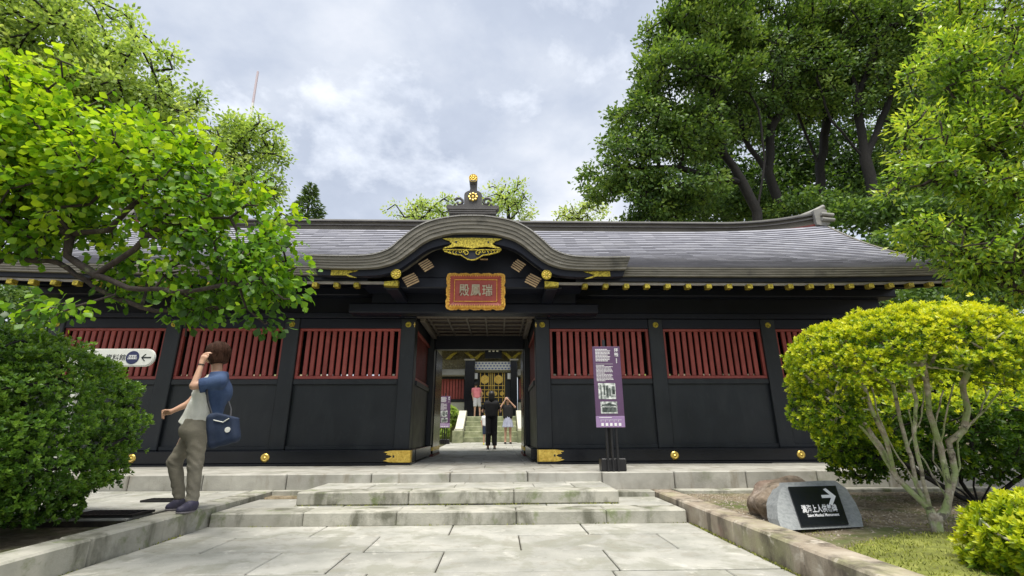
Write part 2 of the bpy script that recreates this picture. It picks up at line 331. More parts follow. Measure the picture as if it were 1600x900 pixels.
xs = ticks([-3.16, -3.12, 2.12, 2.18, 900], [(-900, -60, 60), (-60, -12, 3), (-12, 12, .4), (12, 60, 3), (60, 900, 60)])
ys = ticks([6.58, 6.62, 7.04, 7.08, 1200], [(-300, -20, 40), (-20, 0, 4), (0, 14, .4), (14, 60, 1.5), (60, 1200, 60)])
GX, GY = np.meshgrid(xs, ys); GZ = gh(GX, GY)
V = np.stack([GX.ravel(), GY.ravel(), GZ.ravel()], 1); nx, ny = len(xs), len(ys)
ii = (np.arange(ny-1)[:, None]*nx+np.arange(nx-1)[None]).ravel()
ground = np_mesh('ground', V, np.stack([ii, ii+1, ii+nx+1, ii+nx], 1), MT['soil'], smooth=True, kind='structure')

def stone(name, x0, x1, y0, y1, z0, z1, mat, parent, g=.006, c=.007, jit=.003, label=None, gy=None):
    gy = g if gy is None else gy
    dz = random.uniform(-jit, jit); tx, ty = random.uniform(-jit, jit), random.uniform(-jit, jit)
    m = MB().cbox(x0+g/2, x1-g/2, y0+gy/2, y1-gy/2, z0, z1+dz, c)
    xc, yc = (x0+x1)/2, (y0+y1)/2
    m.v = [(x, y, z+((x-xc)*tx+(y-yc)*ty if z > (z0+z1)/2 else 0)) for x, y, z in m.v]
    return m.build(name, MT[mat], parent, label=label)
# lower terrace, z = -0.39
ter = MB().box(-3.05, 2.05, -3.5, 5.46, -.62, -.408).build('terrace', MT['joint'], kind='structure')
rows = [(4.91, 5.45, [-1.77, -.47, .86]), (4.31, 4.91, [-2.42, -1.10, .19, 1.50]), (3.70, 4.31, [-1.745, -1.20, -.44, .86]),
        (3.12, 3.70, [-2.2, -.9, .80, 1.60]), (2.5, 3.12, [-1.8, -.4, .9]), (1.9, 2.5, [-2.3, -1.1, .3, 1.4]), (1.3, 1.9, [-1.7, -.4, .9]), (.6, 1.3, [-2.2, -.9, .5]), (-.1, .6, [-1.5, 0, 1.2])]
for y0, y1, js in rows:
    e = [-3.0]+js+[2.02]
    for a, b in zip(e, e[1:]): stone('paving_stone', a, b, y0, y1, -.47, -.39, 'paving', ter, g=.011, gy=.026)
# steps
st1 = MB().box(-2.98, 2.0, 5.50, 7.12, -.50, -.281).build('lower_step', MT['joint'], kind='structure')
e = [-2.98, -2.03, -1.065, .19, 1.145, 2.0]
for a, b in zip(e, e[1:]): stone('step_stone', a, b, 5.40, 5.76, -.40, -.26, 'kerb', st1, c=.012)
for a, b in zip([-2.98, -1.75, -.6, .55, 1.3], [-1.75, -.6, .55, 1.3, 2.0]): stone('paving_stone', a, b, 5.76, 6.45, -.33, -.262, 'paving', st1)
st2 = MB().box(-2.28, 1.38, 5.98, 7.12, -.27, -.141).build('upper_step', MT['joint'], kind='structure')
e = [-2.30, -1.03, .18, 1.40]
for a, b in zip(e, e[1:]): stone('step_stone', a, b, 5.86, 6.22, -.257, -.12, 'kerb', st2, c=.012)
for y0, y1, e in ((6.22, 6.68, [-2.30, -1.6, -.55, .45, .95, 1.40]), (6.68, 7.10, [-2.30, -1.35, -.45, .2, .9, 1.40])):
    for a, b in zip(e, e[1:]): stone('paving_stone', a, b, y0, y1, -.2, -.122, 'paving', st2, gy=.026)
# kerbs along the path
kr = MB().box(2.06, 2.26, -.5, 6.62, -.55, -.235).build('right_kerb', MT['joint'], kind='structure')
e = [6.66, 5.55, 4.42, 3.45, 2.35, 1.2, -.4]
for b, a in zip(e, e[1:]): stone('kerb_stone', 2.02, 2.29, a, b, -.5, -.2, 'kerbr', kr, c=.015)
kl = MB().box(-3.24, -3.04, -.5, 7.0, -.55, -.235).build('left_kerb', MT['joint'], kind='structure')
e = [6.98, 6.0, 4.75, 3.95, 2.9, 1.7, .4, -.5]
for b, a in zip(e, e[1:]): stone('kerb_stone', -3.27, -3.0, a, b, -.5, -.2, 'kerb', kl, c=.015)
kc = MB().box(2.32, 9.8, 6.44, 6.60, -.34, -.225).build('cross_kerb', MT['joint'], kind='structure')
for k in range(7): stone('kerb_stone', 2.30+k*1.08, 2.30+(k+1)*1.08, 6.42, 6.62, -.33, -.195, 'kerb', kc)
stone('kerb_stone', 1.42, 2.01, 6.45, 6.66, -.33, -.205, 'kerb', kc); stone('kerb_stone', -2.99, -2.32, 6.78, 6.98, -.33, -.20, 'kerb', kl)
# left plaza, z = -0.2
pl = MB().box(-9.6, -3.28, 4.78, 6.86, -.36, -.222).build('left_plaza', MT['joint'], kind='structure')
r2 = random.Random(4)
y = 4.78
while y < 6.7:
    h = min(.62, 6.84-y); x = -3.285-r2.uniform(0, .4)
    e = [-3.28, x]
    while x > -9.4: x -= r2.uniform(.8, 1.2); e.append(x)
    for b, a in zip(e, e[1:]):
        if b-a < .15: continue
        if (a < -3.6 and b > -4.0 and 5.5 < y+h/2 < 6.4) or (b > -3.9 and 4.6 < y+h/2 < 5.2): pass
        stone('paving_stone', a, b, y, y+h, -.27, -.2, 'paving', pl, g=.01, gy=.024)
    y += h
# dark drain grates set in the plaza
def grate(x0, x1, y0, y1, lab):
    t = thing('drain_grate', lab, 'drain grate', ((x0+x1)/2, (y0+y1)/2, -.19))
    MB().box(x0, x1, y0, y1, -.196, -.187).build('grate_pan', MT['blackp'], t)
    m = MB()
    for a, b, c, d in ((x0, x1, y0, y0+.025), (x0, x1, y1-.025, y1), (x0, x0+.025, y0+.025, y1-.025), (x1-.025, x1, y0+.025, y1-.025)): m.box(a, b, c, d, -.187, -.176)
    m.build('grate_frame', MT['metalb'], t)
    n = int((x1-x0-.05)/.05)
    for k in range(1, n): MB().box(x0+.025+k*.05-.008, x0+.025+k*.05+.008, y0+.026, y1-.026, -.186, -.177).build('grate_bar', MT['metalb'], t)
grate(-3.98, -3.62, 5.78, 5.98, 'dark drain grate in the plaza paving behind the walking woman')
grate(-3.95, -3.36, 4.82, 5.12, 'wide dark drain grate in the plaza paving by the clipped hedge')
# platform of the gatehouse, z = 0
pf = MB().box(-9.9, 9.6, 6.95, 13.6, -.3, -.02).build('gatehouse_platform', MT['joint'], kind='structure')
x = -9.9; r2 = random.Random(9)
ed = [-9.9, -8.8, -7.7, -6.6, -5.9, -4.93, -3.96, -2.85, -1.72, -.66, .40, 1.42, 2.42, 3.42, 4.42, 5.42, 6.4, 7.4, 8.5, 9.6]
for a, b in zip(ed, ed[1:]): stone('edge_stone', a, b, 6.85, 7.22, -.24, 0, 'edge', pf, g=.012, c=.012)
y = 7.22
for h in (.55, .62):
    x = -9.9; e = [x]
    while x < 9.0: x += r2.uniform(.9, 1.5); e.append(min(x, 9.6))
    if e[-1] < 9.6: e.append(9.6)
    for a, b in zip(e, e[1:]):
        if b-a > .1: stone('paving_stone', a, b, y, y+h, -.08, -.001, 'edge', pf)
    y += h
for k in range(7):
    y0 = 8.39+k*.74; e = [-1.9, -1.2+(k % 2)*.4, -.3+(k % 2)*.35, .45, 1.0]
    for a, b in zip(e, e[1:]): stone('paving_stone', a, b, y0, y0+.74, -.08, -.002, 'edge', pf)
# gravel strips and pebbles
def pebbles(name, areas, n, smin, smax, label, zoff=0.0):
    base = np.array([(1,0,0),(-1,0,0),(0,1,0),(0,-1,0),(0,0,1),(0,0,-1)], float)
    F0 = np.array([(0,2,4),(2,1,4),(1,3,4),(3,0,4),(2,0,5),(1,2,5),(3,1,5),(0,3,5)])
    tot = sum(a[4] for a in areas); VV = []; FF = []; b = 0
    for x0, x1, y0, y1, wgt in areas:
        k = int(n*wgt/tot); x = rng.uniform(x0, x1, k); y = rng.uniform(y0, y1, k)
        z = gh(x, y)+zoff; s = rng.uniform(smin, smax, k)
        sc = rng.uniform(.6, 1.2, (k, 3))*s[:, None]; sc[:, 2] *= .6; a = rng.uniform(0, 6.28, k)
        v = base[None]*sc[:, None, :]; vx = v[..., 0]*np.cos(a)[:, None]-v[..., 1]*np.sin(a)[:, None]; vy = v[..., 0]*np.sin(a)[:, None]+v[..., 1]*np.cos(a)[:, None]
        v = np.stack([vx+x[:, None], vy+y[:, None], v[..., 2]+z[:, None]], 2); VV.append(v.reshape(-1, 3))
        FF.append((F0[None]+(np.arange(k)*6)[:, None, None]).reshape(-1, 3)+b); b += k*6
    return np_mesh(name, np.concatenate(VV), np.concatenate(FF), MT['pebble'], kind='stuff', label=label, category='gravel') if False else setp(np_mesh(name, np.concatenate(VV), np.concatenate(FF), MT['pebble']), label, 'gravel', None, 'stuff')
MB().box(-9.6, -2.32, 6.99, 7.02, -.3, -.235).build('gravel_bed', MT['soil'], kind='structure')
MB().box(-9.6, -3.28, 6.862, 6.99, -.3, -.235).build('gravel_bed', MT['soil'], kind='structure')
pebbles('gravel', [(2.3, 5.5, 4.2, 6.4, 3), (5.5, 9.5, 4.6, 6.4, 2), (2.35, 9.6, 6.64, 6.84, 2.5), (2.3, 4.2, 2.4, 4.2, .5)], 8500, .006, .020, 'loose grey brown gravel strewn over the garden soil beside the right kerb', -.0)
x = rng.uniform(-9.4, -2.4, 2600); 
pb = pebbles('gravel', [(-9.6, -3.28, 6.87, 6.99, 1)], 1800, .008, .02, 'dark gravel in the narrow strip between the left plaza and the platform', .045)
# moss cushion on the right
def moss():
    n = 46; m = 30; X = np.linspace(2.32, 4.6, n); Y = np.linspace(2.0, 4.15, m); GX, GY = np.meshgrid(X, Y)
    d = ((GX-3.25)/1.05)**2+((GY-3.15)/.75)**2
    bump = .055*np.clip(1-d, 0, 1)**.6+.012*np.sin(GX*9+2*np.sin(GY*7))*np.sin(GY*11)*np.clip(1-d, 0, 1)
    Z = gh(GX, GY)-.03+bump+.025*(d < 1)
    V = np.stack([GX.ravel(), GY.ravel(), Z.ravel()], 1); ii = (np.arange(m-1)[:, None]*n+np.arange(n-1)[None]).ravel()
    keep = (d.ravel()[ii] < 1.1)
    o = np_mesh('moss', V, np.stack([ii, ii+1, ii+n+1, ii+n], 1)[keep], MT['moss'], smooth=True)
    setp(o, 'bright green moss cushion below the round azalea tree', 'moss', None, 'stuff')
    k = 15000; x = rng.uniform(2.32, 5.2, k); y = rng.uniform(2.0, 4.9, k); d = ((x-3.25)/1.05)**2+((y-3.15)/.75)**2
    nz = np.sin(x*5.1+1)*np.sin(y*6.3)+np.sin(x*11+y*9)*.6+rng.normal(0, .35, k)
    ok = ((d < 1.05) & (rng.random(k) < .9)) | (nz > .75); x, y, d = x[ok], y[ok], d[ok]; k = len(x)
    z = gh(x, y)-.005+np.where(d < 1, .055*np.clip(1-d, 0, 1)**.6, 0)
    a = rng.uniform(0, 6.28, k); h = rng.uniform(.010, .026, k); wd = rng.uniform(.003, .006, k); lx = rng.normal(0, .01, k); ly = rng.normal(0, .01, k)
    v = np.stack([np.stack([x-np.cos(a)*wd, y-np.sin(a)*wd, z], 1), np.stack([x+np.cos(a)*wd, y+np.sin(a)*wd, z], 1), np.stack([x+lx, y+ly, z+h], 1)], 1).reshape(-1, 3)
    setp(np_mesh('ground_cover', v, np.arange(3*k).reshape(-1, 3), MT['grass'], tint=np.repeat(rng.random(k), 3)), 'tiny green moss blades and weeds on the soil around the azalea', 'ground cover', None, 'stuff')
moss()
# moss and weeds growing in the angle of kerbs and steps
def weeds():
    P0 = []
    for (x0, y0, x1, y1, n) in ((2.015, 0.5, 2.015, 5.4, 1500), (-2.99, .5, -2.99, 5.4, 1100), (-2.98, 5.395, 2.0, 5.395, 900), (-2.3, 5.85, 1.4, 5.85, 500)):
        u = rng.random(n); z = -.39 if y1 < 5.5 else -.26; P0.append(np.stack([x0+(x1-x0)*u+rng.normal(0, .008, n), y0+(y1-y0)*u+rng.normal(0, .008, n), np.full(n, z)], 1))
    p = np.concatenate(P0); q = np.sin(p[:, 0]*7)+np.sin(p[:, 1]*5.3+1)+rng.normal(0, .5, len(p)); p = p[q > .1]; k = len(p)
    a = rng.uniform(0, 6.28, k); h = rng.uniform(.006, .022, k); w_ = rng.uniform(.003, .007, k); v = np.stack([p+np.stack([-np.cos(a)*w_, -np.sin(a)*w_, 0*a], 1), p+np.stack([np.cos(a)*w_, np.sin(a)*w_, 0*a], 1), p+np.stack([rng.normal(0, .008, k), rng.normal(0, .008, k), h], 1)], 1).reshape(-1, 3)
    setp(np_mesh('ground_cover', v, np.arange(3*k).reshape(-1, 3), MT['grass'], tint=np.repeat(rng.random(k), 3)), 'thin line of moss and weeds in the angles of the kerbs and stone steps', 'ground cover', None, 'stuff')
weeds()
# courtyard behind the gate
cp = MB().box(-1.9, 1.0, 13.62, 18.55, -.16, -.03).build('courtyard_path', MT['joint'], kind='structure')
for k in range(7):
    y0 = 13.64+k*.7; e = [-1.85, -1.05+(k % 2)*.25, -.25, .25+(k % 2)*.2, .98]
    for a, b in zip(e, e[1:]):
        o_ = stone('paving_stone', a, b, y0, y0+.7, -.09, 0, 'paving', cp)
        for v_ in o_.data.vertices: v_.co.z += (v_.co.y-13.6)*.0255
sg = thing('stone_stairway', 'mossy stone stairway rising to the ornate inner gate', 'stairs', (-.32, 18.6, .12))
for k in range(5):
    stone('step', -1.34, .72, 18.6+k*.42, 19.1+k*.42, -.1 if k == 0 else .12+.2*(k-1)+.004, .12+.2*(k+1), 'oldstone', sg, c=.015)
for x0 in (-1.66, .72+.02):
    x1 = x0+.30
    MB().prism([(18.3, -.05), (20.9, -.05), (20.9, 1.36), (20.5, 1.36), (18.75, .62), (18.3, .62)], x0, x1, 'x').build('side_wall', MT['cream'], sg)
    MB().cbox(x0-.05, x1+.05, 18.1, 18.45, -.05, .55, .02).build('end_post', MT['oldstone'], sg)
up = MB().box(-14, 14, 20.72, 27, -.1, 1.10).build('upper_terrace', MT['oldstone'], kind='structure')
# ================================================================ gatehouse
XC = -.453
GHT = thing('gatehouse', 'long black lacquered shrine gatehouse with grey shingle roof and curved central gable', 'gatehouse', (XC, 8.85, 0))
G = GHT
colx = [-8.30, -6.14, -3.935, -1.735, .832, 3.04, 5.26, 7.46]
for x in colx:
    MB().cbox(x-.14, x+.14, 8.85, 9.13, .236, 2.62, .012).build('column', MT['lacq'], G)
    f = MB()
    f.lathe([(.0, .0), (.024, -.012), (.03, 0)], (x, 8.845, 2.50), seg=10)
    for k in range(6):
        a = k*pi/3+pi/6; f.lathe([(.0, -.010), (.018, -.006), (.021, .004)], (x+.036*cos(a), 8.845, 2.50+.036*sin(a)), seg=8)
    f.lathe([(.055, -.001), (.055, .006)], (x, 8.843, 2.50), seg=16)
    f.build('flower_stud', MT['goldy'], G, smooth=False)
    f = MB().lathe([(.0, -.026), (.016, -.024), (.020, -.014), (.038, -.014), (.044, -.022), (.056, -.020), (.068, -.008), (.074, -.004), (.075, .02)], (x, 8.50, .125), seg=24)
    if not (-2 < x < 1): f.build('round_boss', MT['goldm'], G, smooth=True)
# sill beam with gold corner fittings
for x0, x1, gx0, gx1, s in ((-8.62, -1.49, -1.955, -1.50, -1), (.672, 7.78, .684, 1.13, 1)):
    MB().cbox(x0, x1, 8.46, 9.0, -.01, .032, .006).build('sill_plinth', MT['lacqg'], G)
    MB().cbox(x0+.012, x1-.012, 8.50, 9.0, .034, .237, .01).build('sill_beam', MT['lacqg'], G)
    L_ = gx1-gx0; pts = [(0, .04), (L_*.62, .04), (L_*.78, .045), (L_, .068), (L_*.86, .085), (L_*.90, .105), (L_*.76, .115), (L_*.68, .135), (L_*.76, .155), (L_*.90, .165), (L_*.86, .188), (L_, .205), (L_*.78, .228), (L_*.62, .232), (0, .232)]
    pp = [((gx0+a) if s > 0 else (gx1-a), b) for a, b in pts]
    if s < 0: pp = pp[::-1]
    MB().prism(pp, 8.489, 8.4985).build('corner_fitting', MT['gold'], G)
    m = MB(); xx = gx0+L_*.62 if s > 0 else gx1-L_*.62
    m.box(xx-.015, xx+.015, 8.485, 8.4885, .118, .154); m.build('fitting_slot', MT['blackp'], G)
    xe = -1.488 if s < 0 else .670
    MB().box(min(xe, xe+s*.008)+(0 if s > 0 else 0), max(xe, xe+s*.008), 8.50, 8.62, .04, .232).build('corner_fitting', MT['gold'], G)
# bays: lattice windows over panels
def bay(x0, x1, ya, rail=True):
    y = 8.90
    fr = MB(); fr.cbox(x0, x1, y, y+.07, 2.385, 2.432, .005).cbox(x0, x1, y, y+.07, 1.476, 1.535, .005)
    fr.cbox(x0, x0+.05, y+.001, y+.069, 1.536, 2.384, .005).cbox(x1-.05, x1, y+.001, y+.069, 1.536, 2.384, .005)
    f = fr.build('lattice_window', MT['red'], G)
    n = 15; p = (x1-x0-.1)/n; me = BAR
    for k in range(1, n):
        MB().cbox(x0+.05+k*p-.038, x0+.05+k*p+.038, y+.012, y+.052, 1.536, 2.384, .006).build('lattice_bar', MT['red'], f)
    MB().cbox(x0, x1, 8.875, 9.0, 1.375, 1.475, .008).build('window_rail', MT['lacq'], G)
    MB().box(x0, x1, 8.925, 8.96, .302, 1.374).build('wall_panel', MT['lacq'], G)
    MB().cbox(x0, x1, 8.885, 9.0, .238, .301, .006).build('bottom_rail', MT['lacq'], G)
BAR = None
for a, b in zip(colx, colx[1:]):
    if a < -1 < b and a > -2: continue
    bay(a+.142, b-.142, 8.9)
# beams above the lattice
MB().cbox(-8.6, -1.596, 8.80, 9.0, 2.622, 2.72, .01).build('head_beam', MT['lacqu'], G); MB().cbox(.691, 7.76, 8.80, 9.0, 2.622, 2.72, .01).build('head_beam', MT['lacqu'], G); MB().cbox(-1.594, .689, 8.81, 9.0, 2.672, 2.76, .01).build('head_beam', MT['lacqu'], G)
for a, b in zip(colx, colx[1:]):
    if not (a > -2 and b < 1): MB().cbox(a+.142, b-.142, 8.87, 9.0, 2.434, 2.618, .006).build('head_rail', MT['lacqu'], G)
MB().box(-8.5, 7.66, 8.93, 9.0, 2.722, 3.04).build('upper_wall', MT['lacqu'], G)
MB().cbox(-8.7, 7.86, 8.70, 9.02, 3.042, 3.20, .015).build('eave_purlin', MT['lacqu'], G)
# gateway head: a projecting beam with nosings
MB().cbox(-2.35, 1.44, 8.40, 8.68, 2.80, 3.06, .02).build('gateway_beam', MT['lacqu'], G)
for s in (-1, 1):
    x = XC+s*1.41
    sp = []
    for k in range(30):
        a = k*.38; r = .012+.0024*k; sp.append((x+s*r*cos(a)*1.15, 8.62, 2.70+r*sin(a)))
    MB().lathe([(0, -.05), (.07, -.045), (.085, -.01), (.085, .14)], (x, 8.66, 2.70), seg=20).build('beam_nosing', MT['lacqu'], G)
    MB().tube([(p[0], 8.608, p[2]) for p in sp], .008, 5).build('scroll_carving', MT['redd'], G)
# passage: sides, ceiling, doors
for s, xi in ((-1, -1.595), (1, .690)):
    xo = xi+s*.12; a, b = min(xi, xo), max(xi, xo)
    bx = xi-s*.10; c, d = min(bx, xo), max(bx, xo)
    MB().cbox(c, d, 9.02, 11.0, .034, .236, .008).build('side_sill', MT['lacqg'], G)
    MB().box(a, b, 9.135, 10.85, .238, 1.38).build('side_panel', MT['lacq'], G)
    MB().cbox(min(xi-s*.03, xo), max(xi-s*.03, xo), 9.135, 10.85, 1.382, 1.472, .006).build('side_rail', MT['lacq'], G)
    f = MB().cbox(a, b, 9.135, 10.85, 2.39, 2.44, .005).build('lattice_window', MT['red'], G)
    MB().cbox(a, b, 9.135, 10.85, 1.475, 1.53, .005).build('window_sill', MT['red'], f)
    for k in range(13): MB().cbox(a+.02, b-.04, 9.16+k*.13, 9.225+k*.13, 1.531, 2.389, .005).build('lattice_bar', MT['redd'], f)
    MB().box(a, b, 9.135, 10.85, 2.442, 2.69).build('side_head', MT['lacqu'], G)
    MB().cbox(c, d, 10.86, 11.12, .237, 2.69, .01).build('rear_column', MT['lacq'], G)
    # folded door leaf behind the jamb
    xd = xi-s*.12; e, g = min(xd, xd+s*.06), max(xd, xd+s*.06)
    dl = MB().cbox(e, g, 11.14, 12.35, .05, 2.40, .008).build('door_leaf', MT['lacqg'], G)
    MB().box(e-.006, g+.006, 11.13, 12.36, .12, .20).build('door_band', MT['gold'], dl)
    MB().box(e-.012, g+.012, 11.12, 12.37, .0, .049).build('door_foot', MT['redd'], dl)
    # small cross-shaped studs at the jamb
    t = MB(); xx = xi-s*.0-s*-.02; t.box(xx-.006, xx+.006, 8.835, 8.848, 2.45, 2.54).box(xx-.02, xx+.02, 8.83, 8.8345, 2.49, 2.502); t.build('jamb_stud', MT['goldm'], G)
MB().cbox(-1.594, .689, 8.86, 8.99, 2.652, 2.671, .004).build('gateway_lintel', MT['wood'], G)
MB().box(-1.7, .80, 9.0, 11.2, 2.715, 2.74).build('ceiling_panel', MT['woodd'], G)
for k in range(6):
    x = -1.40+k*.378; MB().cbox(x-.018, x+.018, 9.03, 10.98, 2.675, 2.714, .004).build('ceiling_bar', MT['wood'], G)
for k in range(5):
    y = 9.35+k*.38; MB().cbox(-1.59, .685, y-.018, y+.018, 2.682, 2.7145, .004).build('ceiling_bar', MT['wood'], G)
for x in (-1.50, .60): MB().cbox(x-.05, x+.05, 9.03, 11.0, 2.60, 2.674, .006).build('ceiling_cornice', MT['wood'], G)
MB().cbox(-1.49, .585, 10.90, 11.1, 2.37, 2.70, .01).build('rear_lintel', MT['lacqu'], G)
# rear wall with openings, floor and inner dark ceiling of the side rooms
for x0, x1 in ((-8.44, -1.8), (.95, 7.6)):
    MB().box(x0, x1, 12.05, 12.15, 0, 1.47).build('rear_wall', MT['lacq'], G)
    MB().box(x0, x1, 12.05, 12.15, 1.93, 3.1).build('rear_wall', MT['lacq'], G)
    n = int((x1-x0)/.129); bm_ = MB()
    for k in range(n): bm_.box(x0+k*.129, x0+k*.129+.06, 12.08, 12.12, 1.47, 1.93)
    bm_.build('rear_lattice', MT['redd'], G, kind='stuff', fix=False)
    MB().box(x0, x1, 9.14, 12.04, .02, .06).build('room_floor', MT['wood'], G)
    MB().box(x0, x1, 9.14, 12.04, 2.9, 2.93).build('room_ceiling', MT['woodd'], G)
MB().box(-8.5, -8.40, 9.0, 12.2, .0, 3.1).build('end_wall', MT['lacq'], G); MB().box(7.56, 7.66, 9.0, 12.2, .0, 3.1).build('end_wall', MT['lacq'], G)
MB().box(-1.78, -1.72, 11.12, 12.04, .0, 2.9).build('inner_wall', MT['lacq'], G); MB().box(.82, .88, 11.12, 12.04, .0, 2.9).build('inner_wall', MT['lacq'], G)

# ---- main roof
H1 = [(0, 3.997), (.20, 3.992), (.415, 3.962), (.61, 3.92), (.785, 3.855), (.95, 3.755), (1.07, 3.655), (1.19, 3.54), (1.31, 3.42), (1.44, 3.345), (1.62, 3.29), (1.85, 3.268), (2.15, 3.262), (2.45, 3.268), (2.61, 3.272)]
XL, XR = -8.86, 7.95
def rz(t): return 3.19+1.93*(.62*t+.38*t*t)
def sori(x, t):
    u = abs(x-XC)/8.42; return .20*max(0, (u-.45)/.55)**2.6*(.35+.65*t)
NC = 27; VV = []; FF = []; TT = []; b = 0
segx = np.arange(XL, XR+.01, (XR-XL)/62)
for side in (1, -1):
    for i in range(NC):
        t0, t1 = i/NC, (i+1)/NC
        for x0, x1 in zip(segx, segx[1:]):
            xs_ = x0+ (0.13 if i % 2 else 0)
            xa, xb = max(XL, x0), min(XR, x1)
            if side == -1: continue
            if abs((xa+xb)/2-XC) < 2.45 and 7.40+2.93*t1 < 8.85 and rz(t1) < np.interp(abs((xa+xb)/2-XC), [p_[0] for p_ in H1], [p_[1] for p_ in H1])-.02: continue
            y0 = 7.40+2.93*t0; y1 = 7.40+2.93*t1+.004
            dz = rng.uniform(-.002, .003); h = .020+dz
            za0, za1 = rz(t0)+sori(xa, t0), rz(t1)+sori(xa, t1); zb0, zb1 = rz(t0)+sori(xb, t0), rz(t1)+sori(xb, t1)
            VV += [(xa, y0, za0-.012), (xb, y0, zb0-.012), (xb, y0, zb0+h), (xa, y0, za0+h), (xa, y0, za0+h), (xb, y0, zb0+h), (xb, y1, zb1+.002), (xa, y1, za1+.002)]
            FF += [(b, b+1, b+2, b+3), (b+4, b+5, b+6, b+7)]; TT += [0]*4+[.15+.85*rng.random()]*4; b += 8  # butt ends tinted dark: weathered wood plus painted shade along each course
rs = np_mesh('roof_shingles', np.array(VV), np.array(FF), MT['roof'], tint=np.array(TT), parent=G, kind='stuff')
# rear slope and roof body
bk = MB()
for x0, x1 in zip(segx, segx[1:]):
    for i in range(8):
        t0, t1 = i/8, (i+1)/8
        def q(x, t, s): return (x, 10.45+s*(3.02-2.93*t)*1.0, rz(t)+sori(x, t))
        bk.add([q(x0, t0, 1), q(x1, t0, 1), q(x1, t1, 1), q(x0, t1, 1)], [(0, 1, 2, 3)])
bk.build('rear_roof', MT['bark_shingle'], G, fix=False)
def eave_band(name, y, ztop, zbot, mat, x0, x1, dy=.3, layers=4, step=.010):
    m = MB(); xs_ = np.linspace(x0, x1, 40)
    for k in range(layers):
        za = ztop+(zbot-ztop)*k/layers; zb = ztop+(zbot-ztop)*(k+1)/layers+.004
        yy = y+k*step
        m.loft([(x, za+sori(x, 0)) for x in xs_], [(x, zb+sori(x, 0)) for x in xs_], yy, yy+dy)
    return m.build(name, mat, G)
for a_, b_ in ((XL, XC-2.45), (XC+2.45, XR)): eave_band('roof_edge', 7.403, 3.186, 3.03, MT['bark_shingle'], a_, b_)
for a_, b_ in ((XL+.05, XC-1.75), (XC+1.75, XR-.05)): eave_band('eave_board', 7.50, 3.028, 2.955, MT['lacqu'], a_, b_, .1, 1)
for a, b_ in ((XL+.1, -1.75), (.85, XR-.1)):
    m = MB(); xs_ = np.linspace(a, b_, 20)
    m.loft([(x, 2.953+sori(x, 0)) for x in xs_], [(x, 2.915+sori(x, 0)) for x in xs_], 7.56, 7.60); m.build('pale_board', MT['pale'], G)
    m = MB()
    xs_ = np.linspace(a, b_, 12)
    for u, v in zip(xs_, xs_[1:]):
        m.add([(u, 7.60, 2.945+sori(u, 0)), (v, 7.60, 2.945+sori(v, 0)), (v, 8.9, 3.36), (u, 8.9, 3.36)], [(0, 1, 2, 3)])
        m.add([(u, 7.60, 2.97+sori(u, 0)), (v, 7.60, 2.97+sori(v, 0)), (v, 8.9, 3.39), (u, 8.9, 3.39)], [(0, 1, 2, 3)])
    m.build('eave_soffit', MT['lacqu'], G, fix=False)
rx = [XC+s*(2.25+.352*k) for s in (-1, 1) for k in range(0, 18)]+[XC-1.92, XC+1.90]
for x in sorted(rx):
    if x < XL+.1 or x > XR-.1: continue
    z = sori(x, 0)
    m = MB(); s = math.tan(R(16)); vs = []
    for yy in (7.50, 8.85):
        zz = 2.872+(yy-7.50)*s+z*(1 if yy < 8 else 0)
        for dx, dz in ((-.034, -.034), (.034, -.034), (.034, .034), (-.034, .034)): vs.append((x+dx, yy, zz+dz))
    m.add(vs, [(3, 2, 1, 0), (4, 5, 6, 7), (0, 1, 5, 4), (1, 2, 6, 5), (2, 3, 7, 6), (3, 0, 4, 7)])
    r_ = m.build('rafter', MT['lacqu'], G)
    MB().cbox(x-.044, x+.044, 7.485, 7.60, 2.872+z-.037, 2.872+z+.042, .006).build('rafter_cap', MT['goldy'], r_)
# ---- ridge
def ridgeline(z0, z1, y0, y1, mat, name, xa=XL+.15, xb=XR-.12, up=1.0):
    m = MB(); xs_ = np.linspace(xa, xb, 48)
    def lift(x): u = max(0, (abs(x-XC)/8.25-.70)/.30); return up*.30*u**2
    m.loft([(x, z1+lift(x)) for x in xs_], [(x, z0+lift(x)*.92) for x in xs_], y0, y1); return m.build(name, mat, G)
ridgeline(5.10, 5.235, 10.36, 10.60, MT['ridge'], 'ridge_base'); ridgeline(5.237, 5.255, 10.32, 10.64, MT['onidark'], 'ridge_course')
ridgeline(5.257, 5.33, 10.36, 10.60, MT['ridge'], 'ridge_course'); ridgeline(5.332, 5.352, 10.31, 10.65, MT['onidark'], 'ridge_course')
ridgeline(5.354, 5.405, 10.36, 10.60, MT['ridgel'], 'ridge_cap'); ridgeline(5.07, 5.098, 10.33, 10.63, MT['redd'], 'ridge_foot', up=.92)
for s, xe in ((1, XR-.10), (-1, XL+.13)):
    zz = 5.40+.30
    pr = [(0, -.40), (.10, -.42), (.22, -.36), (.20, -.28), (.28, -.24), (.26, -.14), (.18, -.12), (.20, 0), (.12, .05), (0, .04), (-.14, 0), (-.12, -.38)]
    pp = [(xe+s*a, zz+b_) for a, b_ in pr]
    MB().prism(pp if s > 0 else pp[::-1], 10.26, 10.70).build('ridge_end_tile', MT['ridgel'], G)
    MB().tube([(xe-s*.4, 10.48, zz-.10), (xe+s*.05, 10.48, zz+.08), (xe+s*.30, 10.48, zz+.20)], [.05, .055, .06], 12).build('ridge_end_roll', MT['ridgel'], G)
    for k, dz in enumerate((-.12, -.25)): MB().tube([(xe, 10.22, zz+dz), (xe+s*.30, 10.22, zz+dz-.03)], .045, 10).build('ridge_end_roll', MT['ridgel'], G)
